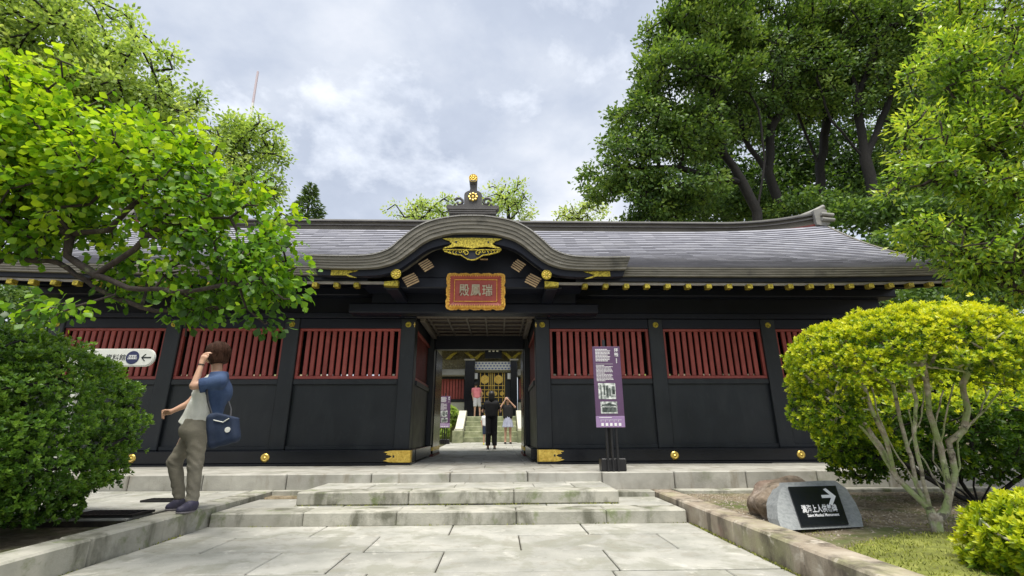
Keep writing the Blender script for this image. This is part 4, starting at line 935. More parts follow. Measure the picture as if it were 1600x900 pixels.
for k in range(3): m.box(sx(207)-.035+k*.028, sx(207)-.022+k*.028, 5.961, 5.9625, zc_-.012, zc_+.018)
m.build('logo_print', MT['whitem'], ds)
m = MB(); c0 = sx(220.5); c1_ = sx(236); dd = .042
m.box(c0+.012, c1_, 5.963, 5.966, zc_-.008, zc_+.008)
for s in (-1, 1): m.prism([(c0, zc_), (c0+.014, zc_), (c0+dd+.014, zc_+s*dd), (c0+dd, zc_+s*dd)] if s < 0 else [(c0, zc_), (c0+dd, zc_+s*dd), (c0+dd+.014, zc_+s*dd), (c0+.014, zc_)], 5.9622, 5.9658)
m.build('arrow', MT['blackp'], ds)
for x in (xa+.25,): MB().cbox(x-.03, x+.03, 6.0, 6.06, -.2, zt+.02, .006).build('post', MT['white'], ds)
# distant mast
bz = P(403, 112, 120); b0 = P(391, 240, 120)
ma = thing('radio_mast', 'thin pale red and white mast rising far beyond the left trees', 'mast', (b0[0], 120, 3))
n_ = 9
for k in range(n_):
    f0, f1 = k/n_, (k+1)/n_; A = np.array([b0[0], 120, 3.0]); B = np.array([bz[0], 120, bz[2]])
    p0 = A+(B-A)*f0; p1 = A+(B-A)*f1; MB().tube([p0, p1], [.62-.30*f0, .62-.30*f1], 8).build('mast_section', MT['mast'] if k % 2 == 0 else MT['white'], ma)
# ================================================================ people: smooth distance fields polygonised with surface nets
class SDF:
    def __init__(s, lo, hi, h):
        s.lo = np.array(lo, float); s.h = h; s.n = np.ceil((np.array(hi)-s.lo)/h).astype(int)+1; s.f = np.full(s.n, 9.0, np.float32)
        s.ax = [s.lo[i]+h*np.arange(s.n[i]) for i in range(3)]
    def sub(s, lo, hi, pad):
        a = np.clip(np.floor((np.array(lo)-pad-s.lo)/s.h).astype(int), 0, s.n); b = np.clip(np.ceil((np.array(hi)+pad-s.lo)/s.h).astype(int)+1, 0, s.n)
        if np.any(b-a <= 0): return None, None
        sl = tuple(slice(a[i], b[i]) for i in range(3)); g = np.meshgrid(*[s.ax[i][sl[i]] for i in range(3)], indexing='ij'); return sl, g
    def put(s, sl, d, k):
        o = s.f[sl]
        if k > 0: h = np.clip(.5+.5*(o-d)/k, 0, 1); s.f[sl] = o*(1-h)+d*h-k*h*(1-h)
        else: s.f[sl] = np.minimum(o, d)
    def cone(s, a, b, ra, rb, k=.02):
        a = np.array(a, float); b = np.array(b, float); m = max(ra, rb)+k+s.h*2
        sl, g = s.sub(np.minimum(a, b), np.maximum(a, b), m)
        if sl is None: return s
        ba = b-a; t = np.clip(sum((g[i]-a[i])*ba[i] for i in range(3))/max(ba@ba, 1e-9), 0, 1)
        d = np.sqrt(sum((g[i]-a[i]-t*ba[i])**2 for i in range(3)))-(ra+(rb-ra)*t); s.put(sl, d.astype(np.float32), k); return s
    def ell(s, c, r, k=.02, M=None, cut=False):
        c = np.array(c, float); r = np.array(r, float); sl, g = s.sub(c-max(r), c+max(r), k+s.h*2)
        if sl is None: return s
        q = [g[i]-c[i] for i in range(3)]
        if M is not None: M = np.array(M); q = [sum(M[j][i]*q[i] for i in range(3)) for j in range(3)]
        k0 = np.sqrt(sum((q[i]/r[i])**2 for i in range(3)))+1e-6; k1 = np.sqrt(sum((q[i]/r[i]**2)**2 for i in range(3)))+1e-6
        d = (k0*(k0-1)/k1).astype(np.float32)
        if cut: s.f[sl] = np.maximum(s.f[sl], -d)
        else: s.put(sl, d, k)
        return s
    def rbox(s, c, r, rad, M=None, k=.01):
        c = np.array(c, float); sl, g = s.sub(c-np.linalg.norm(r)-rad, c+np.linalg.norm(r)+rad, k+s.h*2)
        if sl is None: return s
        q = [g[i]-c[i] for i in range(3)]
        if M is not None: M = np.array(M); q = [sum(M[j][i]*q[i] for i in range(3)) for j in range(3)]
        a = [np.abs(q[i])-r[i]+rad for i in range(3)]
        d = np.sqrt(sum(np.maximum(v, 0)**2 for v in a))+np.minimum(np.maximum(np.maximum(a[0], a[1]), a[2]), 0)-rad; s.put(sl, d.astype(np.float32), k); return s
    def clip(s, p, n):
        "keep the side where (x-p).n < 0"
        n = np.array(n, float); n /= np.linalg.norm(n); g = np.meshgrid(*s.ax, indexing='ij'); d = sum((g[i]-p[i])*n[i] for i in range(3)); s.f = np.maximum(s.f, d.astype(np.float32)); return s
    def ripple(s, fn):
        g = np.meshgrid(*s.ax, indexing='ij'); s.f = s.f+fn(*g).astype(np.float32); return s
    def build(s, name, mat, parent, **kw):
        f = s.f; f[0] = f[-1] = 9; f[:, 0] = f[:, -1] = 9; f[:, :, 0] = f[:, :, -1] = 9
        S_ = f < 0; n = s.n; c = np.zeros(n-1, int)
        for i in (0, 1):
            for j in (0, 1):
                for k in (0, 1): c += S_[i:n[0]-1+i, j:n[1]-1+j, k:n[2]-1+k]
        I, J, K = np.nonzero((c > 0) & (c < 8)); idx = np.full(n-1, -1, int); idx[I, J, K] = np.arange(len(I)); acc = np.zeros((len(I), 3)); cnt = np.zeros(len(I))
        cor = [(i, j, k) for i in (0, 1) for j in (0, 1) for k in (0, 1)]
        for a in cor:
            for b in cor:
                if sum(b)-sum(a) == 1 and all(b[i] >= a[i] for i in range(3)):
                    fa = f[I+a[0], J+a[1], K+a[2]]; fb = f[I+b[0], J+b[1], K+b[2]]; m = (fa < 0) != (fb < 0)
                    t = np.where(m, fa/np.where(np.abs(fa-fb) < 1e-9, 1, fa-fb), 0)
                    for q in range(3): acc[:, q] += np.where(m, a[q]+(b[q]-a[q])*t, 0)
                    cnt += m
        V = s.lo+s.h*(np.stack([I, J, K], 1)+acc/cnt[:, None]); F = []
        for ax in range(3):
            u, v = (ax+1) % 3, (ax+2) % 3; sl0 = [slice(None)]*3; sl1 = [slice(None)]*3; sl0[ax] = slice(0, -1); sl1[ax] = slice(1, None)
            A = S_[tuple(sl0)]; B = S_[tuple(sl1)]; E = np.stack(np.nonzero(A != B), 1)
            if len(E) == 0: continue
            ins = A[tuple(E.T)]; du = np.zeros(3, int); du[u] = 1; dv = np.zeros(3, int); dv[v] = 1
            q = [idx[tuple((E-d).T)] for d in (du+dv, dv, 0*du, du)]; q = np.stack(q, 1); q[~ins] = q[~ins][:, ::-1]; F.append(q)
        F = np.concatenate(F); return np_mesh(name, V, F, MT[mat], smooth=True, parent=parent, **kw)
def rotm(ax, deg):
    return np.array(Matrix.Rotation(R(deg), 3, ax)).T

# ---------------- the walking woman on the left
def woman():
    t = thing('person', 'woman in blue cardigan and khaki trousers shading her face while stepping onto the left kerb', 'person', (-3.10, 5.15, -.2))
    Yn, Yf, Yc = 5.02, 5.28, 5.14       # near side, far side, middle
    J = dict(head=P(338, 553, Yc), neck=P(340, 583, Yc), chest=P(331, 612, Yc), waist=P(318, 642, Yc), pel=P(306, 668, Yc),
             shn=P(343, 597, Yn-.03), shf=P(325, 597, Yf+.05), eln=P(303, 603, Yn-.12), hn=P(316, 566, Yn-.06),
             elf=P(296, 630, Yf+.02), hf=P(268, 643, Yf-.06),
             hpn=P(309, 672, Yn+.06), hpf=P(300, 670, Yf-.06), knn=P(305, 728, Yn+.05), knf=P(273, 721, Yf-.10), ann=P(300, 784, Yn+.06), anf=P(280, 776, Yf-.08))
    Z = lambda p, dx=0, dy=0, dz=0: np.array(p)+[dx, dy, dz]
    lo, hi = (-3.62, 4.78, -.22), (-2.72, 5.52, 1.52); h = .008
    # skin: one continuous body
    s = SDF(lo, hi, h)
    s.cone(J['pel'], J['chest'], .095, .10, .04).cone(J['chest'], Z(J['neck'], 0, 0, -.03), .10, .06, .05).cone(Z(J['neck'], 0, 0, -.03), J['head'], .052, .052, .02)
    s.ell(J['head'], (.085, .074, .108), .02).ell(Z(J['head'], -.065, .01, -.045), (.045, .05, .05), .025).cone(Z(J['head'], -.088, .012, -.005), Z(J['head'], -.104, .014, -.03), .010, .014, .012)
    s.cone(Z(J['head'], -.085, .0, -.060), Z(J['head'], -.085, .02, -.060), .012, .012, .006).ell(Z(J['head'], .0, -.076, -.01), (.018, .012, .03), .005)
    for q in ('n', 'f'):
        sh, el_, hd = J['sh'+q], J['el'+q], J['h'+q]
        s.cone(Z(J['neck'], 0, 0, -.05), sh, .05, .047, .03).cone(sh, el_, .044, .037, .02).cone(el_, hd, .037, .023, .015)
        s.cone(J['hp'+q], J['kn'+q], .07, .048, .03).cone(J['kn'+q], J['an'+q], .046, .034, .02)
    # near hand raised to the brow: palm, four fingers, thumb
    w_, d = J['hn'], (J['hn']-J['eln'])/np.linalg.norm(J['hn']-J['eln'])
    pu = Z(w_, .006, -.002, .052); s.rbox(Z(w_, .004, 0, .03), (.030, .016, .042), .014, rotm('Y', 8), .012)
    for k, (L1, r) in enumerate(((.040, .0085), (.046, .009), (.043, .0088), (.034, .008))):
        b = Z(pu, .024-.016*k, .004, .012-.002*abs(k-1)); m_ = b+np.array([.014, .004, L1*.75]); e = m_+np.array([.026, .010, L1*.10]); s.cone(b, m_, r, r*.95, .004).cone(m_, e, r*.95, r*.8, .003)
    s.cone(Z(w_, .022, -.004, .022), Z(w_, .045, -.004, .048), .011, .009, .005).cone(Z(w_, .045, -.004, .048), Z(w_, .050, .0, .075), .009, .008, .003)
    # far hand, loosely closed in front of her
    w_ = J['hf']; s.rbox(Z(w_, -.032, 0, -.008), (.040, .016, .028), .014, rotm('Y', -10), .012)
    for k in range(4):
        b = Z(w_, -.066, 0, .016-.016*k); m_ = b+np.array([-.026+.003*k, -.004, -.008]); e = m_+np.array([.008, -.006, -.026]); f_ = e+np.array([.020, -.002, -.008]); s.cone(b, m_, .0095, .009, .004).cone(m_, e, .009, .0085, .003).cone(e, f_, .0085, .008, .003)
    s.cone(Z(w_, -.022, -.018, .012), Z(w_, -.048, -.026, .012), .011, .009, .005).cone(Z(w_, -.048, -.026, .012), Z(w_, -.068, -.024, -.004), .009, .008, .003)
    s.build('body', 'skin', t)
    # hair: bob that hides the cheek
    s = SDF(lo, hi, h); H_ = J['head']
    s.ell(Z(H_, .014, 0, .022), (.124, .112, .116), .02).ell(Z(H_, .045, -.01, -.055), (.086, .092, .104), .03).ell(Z(H_, .005, -.055, -.015), (.060, .045, .090), .02).ell(Z(H_, .02, .055, -.02), (.060, .045, .090), .02)
    s.ell(Z(H_, -.118, .01, -.055), (.078, .07, .085), 0, None, True)
    s.ripple(lambda x, y, z: .004*np.sin(x*60+z*22+y*50)+.002*np.sin(x*150+y*120+z*15)).clip(Z(H_, 0, 0, -.118), (.2, 0, -1))
    s.build('hair', 'hair', t)
    m = MB(); rs_ = random.Random(3); Hc = Z(H_, .018, 0, .012)
    for k in range(230):
        a = rs_.uniform(0, 6.283); 
        if abs((a-pi+pi) % (2*pi)-pi) < .55 and False: continue
        th1 = rs_.uniform(1.55, 2.25); th0 = rs_.uniform(.05, .9); pts_ = []; ph = rs_.uniform(-.12, .12)
        if cos(a) < -.72: th1 = 1.25
        for q in range(7):
            th = th0+(th1-th0)*q/6; rr = 1.0+rs_.uniform(-.012, .02)
            pts_.append(Hc+np.array([.124*rr*sin(th)*cos(a+ph*q/6), .112*rr*sin(th)*sin(a+ph*q/6), .122*rr*cos(th)-.012*max(0, th-1.6)]))
        m.tube(pts_, [.0030]*6+[.0012], 4, False)
    m.build('hair_strands', MT['hair'], t, kind='stuff', fix=False)
    # blouse
    s = SDF(lo, hi, h)
    tors = [('pel', 'waist', .118, .115), ('waist', 'chest', .115, .128), ('chest', 'neck', .128, .07)]
    def torso(s, e, dx=0):
        for yy in (-.05, .05):
            for a, b, ra, rb in tors: s.cone(Z(J[a], dx, yy*(.9 if a != 'neck' else .5), -.015 if a == 'pel' else 0), Z(J[b], dx, yy*(1.3 if b == 'chest' else .8) if b != 'neck' else yy*.5, -.035 if b == 'neck' else 0), ra+e, rb+e, .05)
    torso(s, 0); s.cone(Z(J['chest'], -.03, 0, 0), Z(J['pel'], -.045, 0, .03), .10, .125, .05)
    s.cone(Z(J['neck'], 0, 0, -.05), J['shf'], .06, .058, .03).cone(J['shf'], J['shf']+(J['elf']-J['shf'])*.6, .058, .052, .02)
    s.ripple(lambda x, y, z: .003*np.sin(z*30+x*38+2*np.sin(z*14))*np.sin(x*44-z*13+y*10)).clip(P(300, 665, Yc), (-.35, 0, -1)).clip(Z(J['neck'], 0, 0, -.012), (-.25, 0, 1))
    s.build('blouse', 'blouse', t)
    for k in range(4): MB().lathe([(0, -.004), (.006, -.003), (.006, .003)], tuple(Z(J['chest'], -.085-.012*k, -.122, -.02-.05*k)), seg=8).build('button', MT['white'], t)
    # cardigan: over the back and the near side, open in front
    s = SDF(lo, hi, h); torso(s, .020, .008)
    s.cone(Z(J['neck'], .03, 0, -.05), J['shn'], .07, .070, .03).cone(J['shn'], J['shn']+(J['eln']-J['shn'])*.78, .068, .066, .02)
    s.cone(Z(J['chest'], .07, -.02, 0), Z(J['pel'], .135, -.03, .04), .085, .10, .05)
    ns = SDF(lo, hi, h)
    s2 = s.f.copy(); s.ripple(lambda x, y, z: .005*np.sin(x*62+z*12+y*35+1.5*np.sin(z*9))*np.clip((1.25-z)*2.2, .2, 1))
    g = np.meshgrid(*s.ax, indexing='ij'); A = Z(J['neck'], -.07, 0, -.03); B = P(322, 652, 5.02)
    # front edge plane on the near side runs from collar to hip; sleeve is kept whole
    n_ = np.array([-(A[2]-B[2]), 0, (A[0]-B[0])]); n_ = n_/np.linalg.norm(n_)
    dpl = (g[0]-A[0])*n_[0]+(g[2]-A[2])*n_[2]+.035-.05*np.clip((g[1]-J['chest'][1])/.1, -.3, 1)
    el_, sh = J['eln'], J['shn']; ba = el_-sh; tt = np.clip(sum((g[i]-sh[i])*ba[i] for i in range(3))/(ba@ba), 0, 1)
    dsl = np.sqrt(sum((g[i]-sh[i]-tt*ba[i])**2 for i in range(3)))-.080
    sl_end = sum((g[i]-(sh+ba*.80)[i])*ba[i] for i in range(3))/np.linalg.norm(ba)
    s.f = np.maximum(s.f, np.minimum(dpl, dsl)); s.f = np.where(dsl < .02, np.maximum(s.f, np.where(dsl < .0, sl_end, -9)), s.f).astype(np.float32)
    s.clip(P(330, 662, Yc), (.0, 0, -1)).clip(Z(J['neck'], 0, 0, .002), (-.15, 0, 1)); s.ell(Z(J['neck'], -.01, 0, .03), (.062, .062, .062), 0, None, True)
    s.build('cardigan', 'cardigan', t)
    # trousers
    s = SDF(lo, hi, h)
    for yy in (-.05, .05): s.cone(Z(J['waist'], 0, yy, -.02), Z(J['pel'], .01, yy, -.02), .105, .125, .04)
    s.ell(Z(J['pel'], .05, 0, -.03), (.11, .15, .12), .05)
    for q, fl in (('n', .073), ('f', .070)):
        s.cone(Z(J['hp'+q], .034 if q == 'f' else 0, 0, -.03 if q == 'f' else -.02), J['kn'+q], .100 if q == 'n' else .088, .066, .04).cone(J['kn'+q], Z(J['an'+q], 0, 0, .012), .066, fl-.018, .02)
    s.ripple(lambda x, y, z: .0032*np.sin(z*44+3*np.sin(x*21+y*16+1)+2*np.sin(z*17))*np.sin(x*19-y*23+z*9)+.003*np.sin(z*88+x*70+2*np.sin(y*40))*np.exp(-((z-.25)/.07)**2)+.004*np.sin(z*75+x*40)*np.clip(.02-z, 0, .12)*8).clip(P(318, 655, Yc), (.1, 0, 1))
    for q in ('n', 'f'): pass
    zc = min(J['ann'][2], J['anf'][2])-.005; s.clip((0, 0, zc-.02), (0, 0, -1)); s.build('trousers', 'khaki', t)
    # shoes
    for q, toe in (('n', P(276, 800, 4.99)), ('f', P(260, 793, 5.17))):
        s = SDF((-3.62, 4.78, -.24), (-2.80, 5.5, .1), .006); an = J['an'+q]; zf = -.175 if q == 'n' else -.17
        heel = np.array([an[0]+.015, an[1], zf+.02]); tz = np.array([toe[0]+.03, toe[1], zf+.008]); mid = (heel+tz)/2
        s.cone(heel, Z(mid, 0, 0, .006), .042, .046, .02).cone(Z(mid, 0, 0, .004), tz, .046, .036, .02).cone(Z(heel, 0, 0, .03), Z(mid, .03, 0, .035), .046, .040, .03); s.clip((0, 0, zf-.005), (0, 0, -1)); sh_ = s.build('shoe', 'shoe', t)
        s = SDF((-3.62, 4.78, -.24), (-2.80, 5.5, .1), .005); s.cone(heel, mid, .046, .050, .02).cone(mid, tz, .050, .041, .02).clip((0, 0, zf-.023), (0, 0, -1)).clip((0, 0, zf-.0055), (0, 0, 1)); s.build('sole', 'sole', sh_)
    # shoulder bag and strap, wrist band
    c = P(349, 669, 4.85); bag = SDF((-3.1, 4.72, .2), (-2.48, 5.0, .95), .007); M = rotm('Y', -14); bag.rbox(c, (.150, .055, .165), .05, M, 0).ripple(lambda x, y, z: .0035*np.sin(z*26+x*31+1)*np.sin(x*24-z*12)).clip(Z(c, 0, 0, .125), (.25, 0, 1))
    b = bag.build('shoulder_bag', 'navy', t)
    MB().lathe([(0, -.004), (.026, -.003), (.026, .004)], tuple(Z(c, .075, -.060, -.015)), seg=18).build('bag_badge', MT['white'], b)
    MB().tube([Z(c, -.075, -.058, .075), Z(c, .02, -.060, .055), Z(c, .07, -.058, .09)], .005, 6).build('bag_zip', MT['white'], b)
    MB().tube([P(334, 589, 4.97), P(326, 598, 4.95), P(323, 612, 4.925), P(325, 628, 4.915), P(331, 648, 4.86), P(335, 660, 4.82)], [.011]*6, 6).build('bag_strap', MT['blackp'], b)
    MB().tube([P(357, 628, 5.02), P(361, 640, 4.95), P(360, 652, 4.88)], [.011]*3, 6).build('bag_strap', MT['blackp'], b)
    d = J['hn']-J['eln']; p0 = J['eln']+d*.86; MB().tube([p0, J['eln']+d*.90], [.031, .030], 12).build('wrist_band', MT['blackp'], t)
woman()

# ---------------- small figures beyond the gate
def figure(label, base, hgt, cl, hairm, pose, legs_skin=False):
    """base = feet centre, hgt = standing height, cl = dict part -> material"""
    t = thing('person', label, 'person', base); b = np.array(base, float); k = hgt/1.7; h = .014
    def q(x, y, z): return b+np.array([x, y, z])*k
    lo, hi = b+np.array([-.75, -.6, -.03]), b+np.array([.75, .6, hgt+.08]); pz = dict(hl=(-.19, 0, .92), hr=(.19, 0, .92), el=(-.25, .02, 1.15), er=(.25, .02, 1.15), kl=(-.09, -.02, .48), kr=(.09, .02, .48), al=(-.10, 0, .08), ar=(.10, 0, .08), lean=0); pz.update(pose); ln = pz['lean']
    s = SDF(lo, hi, h)
    s.cone(q(0, 0, .95), q(ln*.5, 0, 1.3), .10*k, .11*k, .05).cone(q(ln*.5, 0, 1.35), q(ln, 0, 1.5), .07*k, .05*k, .03).ell(q(ln, 0, 1.60), np.array((.078, .09, .11))*k, .02)
    for sd in ('l', 'r'):
        sg = -1 if sd == 'l' else 1; sh = (ln*.7+sg*.17, 0, 1.38)
        s.cone(q(ln*.6, 0, 1.38), q(*sh), .05*k, .046*k, .03).cone(q(*sh), q(*pz['e'+sd]), .042*k, .034*k, .02).cone(q(*pz['e'+sd]), q(*pz['h'+sd]), .034*k, .024*k, .015)
        H_ = np.array(pz['h'+sd]); d = H_-np.array(pz['e'+sd]); d /= np.linalg.norm(d); u = np.cross(d, (0, 1, 0)); u /= (np.linalg.norm(u)+1e-6)
        s.cone(q(*H_), q(*(H_+d*.06)), .03*k, .028*k, .01)
        for f_ in range(4): s.cone(q(*(H_+d*.07+u*(.018*(f_-1.5)))), q(*(H_+d*(.13-.008*abs(f_-1.5))+u*(.024*(f_-1.5)))), .012*k, .010*k, .004)
        s.cone(q(*(H_+d*.03+u*.03)), q(*(H_+d*.075+u*.052)), .013*k, .010*k, .005)
        s.cone(q(sg*.09, 0, .92), q(*pz['k'+sd]), .075*k, .05*k, .03).cone(q(*pz['k'+sd]), q(*pz['a'+sd]), .05*k, .034*k, .02).cone(q(*pz['a'+sd]), q(pz['a'+sd][0], pz['a'+sd][1]+.05*pz.get('face', 1), .04), .035*k, .035*k, .02)
    s.build('body', 'skin', t)
    s = SDF(lo, hi, h); hl = cl.get('hair_len', .05); fy = pz.get('face', 1)
    s.ell(q(ln, -.015*fy, 1.63), np.array((.098, .108, .112))*k, .02)
    if hl > .1: s.ell(q(ln, -.05*fy, 1.53), np.array((.10, .07, hl))*k, .03)
    s.build('hair', hairm, t)
    s = SDF(lo, hi, h)
    for yy in (-.02, .02): s.cone(q(-.06, yy, 1.0), q(ln*.5-.08, yy, 1.33), .115*k, .115*k, .05).cone(q(.06, yy, 1.0), q(ln*.5+.08, yy, 1.33), .115*k, .115*k, .05)
    for sd in ('l', 'r'):
        sg = -1 if sd == 'l' else 1; sh = np.array((ln*.7+sg*.17, 0, 1.38)); e = np.array(pz['e'+sd]); s.cone(q(*sh), q(*(sh+(e-sh)*cl.get('sleeve', .6))), .062*k, .055*k, .03)
    s.clip(q(0, 0, cl.get('hem', .92)), (0, 0, -1)).clip(q(ln, 0, 1.475), (0, 0, 1)); s.build('top', cl['top'], t)
    s = SDF(lo, hi, h)
    if cl['kind'] == 'skirt':
        s.cone(q(0, 0, 1.0), q(0, 0, .62), .13*k, .21*k, .02).ripple(lambda x, y, z: .012*np.sin(np.arctan2(y-b[1], x-b[0])*12)).clip(q(0, 0, .60), (0, 0, -1)).clip(q(0, 0, 1.0), (0, 0, 1)); s.build('skirt', cl['bottom'], t)
    else:
        cut = .52 if cl['kind'] == 'shorts' else .13
        for sd in ('l', 'r'):
            sg = -1 if sd == 'l' else 1
            s.cone(q(sg*.07, 0, .98), q(*pz['k'+sd]), .12*k, .085*k, .04).cone(q(*pz['k'+sd]), q(*pz['a'+sd]), .085*k, .07*k, .02)
        s.clip(q(0, 0, cut), (0, 0, -1)).clip(q(0, 0, 1.02), (0, 0, 1)); s.build('trousers' if cut < .2 else 'shorts', cl['bottom'], t)
    for sd in ('l', 'r'):
        s = SDF(lo, hi, .012); a = pz['a'+sd]; s.cone(q(a[0], a[1]-.04*fy, .035), q(a[0]*1.1, a[1]+.14*fy, .028), .045*k, .038*k, .02).clip(q(0, 0, 0.002), (0, 0, -1)); s.build('shoe', cl.get('shoe', 'blackp'), t)
    return t
pb_ = PZ(768, 703.5, .10)
figure('person in loose black clothes with dark hair seen from behind in the gate passage', (-.215, 14.5, .0), 1.66, dict(top='black', bottom='black', kind='long', hair_len=.17, sleeve=.55, hem=.72), 'hairb', dict(hl=(-.15, .22, 1.25), hr=(.15, .22, 1.25), el=(-.27, .05, 1.12), er=(.27, .05, 1.12)))
figure('person in dark top and pale blue skirt raising a camera before the stairs', (.33, 17.5, .10), 1.58, dict(top='black', bottom='denim', kind='skirt', hair_len=.12, sleeve=.45, shoe='black'), 'hairb', dict(hl=(-.10, -.10, 1.62), hr=(.02, -.12, 1.62), el=(-.32, -.10, 1.30), er=(.28, -.08, 1.35), face=-1))
figure('person in pink shirt and pale shorts climbing toward the inner gate doors', (-.98, 21.6, 1.11), 1.52, dict(top='pink', bottom='palecl', kind='shorts', hair_len=.05, sleeve=.5, shoe='khaki', hem=.78), 'hairb', dict(lean=-.06, kr=(.14, .05, .48), ar=(.16, 0, .10), hr=(.22, .1, .85)))
figure('small child in white top with yellow shoes half hidden behind the black clothed person', (-.44, 16.9, .085), 1.12, dict(top='whitem', bottom='navy', kind='shorts', hair_len=.06, sleeve=.5, shoe='yellow'), 'hairb', {})
# ================================================================ vegetation
def leaf_template(kind):
    if kind == 'ovate':      # folded along the midrib, tip drooping
        V = [(0, 0, 0), (.30, .26, .05), (.62, .40, .055), (.86, .20, .0), (1.02, 0, -.10), (.86, -.20, .0), (.62, -.40, .055), (.30, -.26, .05), (.32, 0, 0), (.68, 0, -.01)]
        F = [(0, 8, 1), (8, 9, 2), (1, 8, 2), (9, 3, 2), (9, 4, 3), (0, 7, 8), (8, 6, 9), (7, 6, 8), (9, 6, 5), (9, 5, 4)]
    elif kind == 'lance':
        V = [(0, 0, 0), (.45, .19, .04), (1, 0, -.05), (.45, -.19, .04), (.5, 0, 0)]; F = [(0, 4, 1), (4, 2, 1), (0, 3, 4), (4, 3, 2)]
    else:
        V = [(0, 0, 0), (.5, .27, .05), (1, 0, -.04), (.5, -.27, .05)]; F = [(0, 2, 1), (0, 3, 2)]
    return np.array(V, float), np.array(F)
def frames(d, n):
    d = d/np.linalg.norm(d, axis=1, keepdims=True); n = n-(n*d).sum(1, keepdims=True)*d; n = n/(np.linalg.norm(n, axis=1, keepdims=True)+1e-9); return d, np.cross(n, d), n
def leaves(pos, d, n, size, kind):
    V0, F0 = leaf_template(kind); d, s, n = frames(d, n)
    B = np.stack([d, s, n], 1)                      # rows
    V = np.einsum('vk,nkj->nvj', V0, B)*size[:, None, None]+pos[:, None, :]
    F = (F0[None]+(np.arange(len(pos))*len(V0))[:, None, None]).reshape(-1, 3); return V.reshape(-1, 3), F, len(V0)
def grow(limbs, att, step=.25, sag=-.05, jit=.12, wpath=.25):
    """limbs: list of polylines (first one starts at the root); attractors connect to the nearest node"""
    nodes = []; par = []; pl_ = []; chains = []
    for lb in limbs:
        lb = [np.array(p, float) for p in lb]
        if nodes: A = np.array(nodes); pr = int(((A-lb[0])**2).sum(1).argmin()); ch = [pr]
        else: nodes.append(lb[0]); par.append(-1); pl_.append(0); pr = 0; ch = [0]
        start = nodes[pr]; pts = [start]+lb[1:]
        for a, b in zip(pts, pts[1:]):
            n = max(1, int(np.linalg.norm(b-a)/step))
            for k in range(1, n+1):
                p = a+(b-a)*k/n+(rng.normal(0, jit*step*.35, 3) if k < n else 0)
                nodes.append(p); par.append(ch[-1]); pl_.append(pl_[ch[-1]]+np.linalg.norm(p-nodes[ch[-1]])); ch.append(len(nodes)-1)
        chains.append(ch)
    att = np.array(att); A0 = np.array(nodes); d0 = np.sqrt(((att[:, None]-A0[None])**2).sum(2)).min(1); order = np.argsort(d0)
    cap = len(nodes)+len(att)*12; NB = np.zeros((cap, 3)); PLN = np.zeros(cap); nn = len(nodes); NB[:nn] = A0; PLN[:nn] = pl_; tips = []
    for i in order:
        t = att[i]; dd = np.sqrt(((NB[:nn]-t)**2).sum(1))+wpath*PLN[:nn]*.35; pr = int(dd.argmin()); a = NB[pr].copy(); L_ = np.linalg.norm(t-a); n = min(9, max(1, int(L_/step))); ch = [pr]
        off = rng.normal(0, jit, 3)*L_; off[2] += -sag*L_
        for k in range(1, n+1):
            u = k/n; p = a+(t-a)*u+off*4*u*(1-u)*.5; NB[nn] = p; par.append(ch[-1]); PLN[nn] = PLN[ch[-1]]+np.linalg.norm(p-NB[ch[-1]]); ch.append(nn); nn += 1
        chains.append(ch); tips.append(ch[-1])
    return NB[:nn], par, chains, tips
def wood(name, NB, par, chains, r0, rt_, mat, parent, ex=.5, seg=6, rmin=0, limbmin=0):
    n = len(NB); cnt = np.zeros(n); ch = np.zeros(n)
    for i in range(n):
        if par[i] >= 0: ch[par[i]] += 1
    cnt[ch == 0] = 1
    for i in range(n-1, 0, -1): cnt[par[i]] += cnt[i]
    r = rt_+(r0-rt_)*(cnt/cnt.max())**ex
    V = []; F = []; b = 0; ca = np.cos(2*pi*np.arange(seg)/seg); sa = np.sin(2*pi*np.arange(seg)/seg)
    for c in chains:
        if len(c) < 2: continue
        p = NB[c]; rr = r[c].copy(); rr[0] = min(rr[0], rr[1]*1.25)
        if rr.max() < rmin: continue
        t = np.gradient(p, axis=0); t /= (np.linalg.norm(t, axis=1, keepdims=True)+1e-9); up = np.cross(t, [.3, .5, .8]); up /= (np.linalg.norm(up, axis=1, keepdims=True)+1e-9); sd_ = np.cross(t, up)
        ring = p[:, None]+(up[:, None]*ca[None, :, None]+sd_[:, None]*sa[None, :, None])*rr[:, None, None]; m = len(c); V.append(ring.reshape(-1, 3))
        k = np.arange(seg)
        for i in range(m-1): F.append(np.stack([b+i*seg+k, b+i*seg+(k+1) % seg, b+(i+1)*seg+(k+1) % seg, b+(i+1)*seg+k], 1))
        b += m*seg
    return np_mesh(name, np.concatenate(V), np.concatenate(F), MT[mat], smooth=True, parent=parent)
def blobs(bl, n, shell=.5):
    "bl: (centre, radius(3)) ; points spread through the volume, denser toward the outside"
    w_ = np.array([np.prod(b[1])**(.8) for b in bl]); k = rng.choice(len(bl), n, p=w_/w_.sum()); u = rng.normal(0, 1, (n, 3)); u /= np.linalg.norm(u, axis=1, keepdims=True); r = rng.random(n)**(1/3)*(1-shell)+shell*rng.random(n)**.2
    Cc = np.array([b[0] for b in bl]); Rr = np.array([b[1] for b in bl]); return Cc[k]+u*r[:, None]*Rr[k]
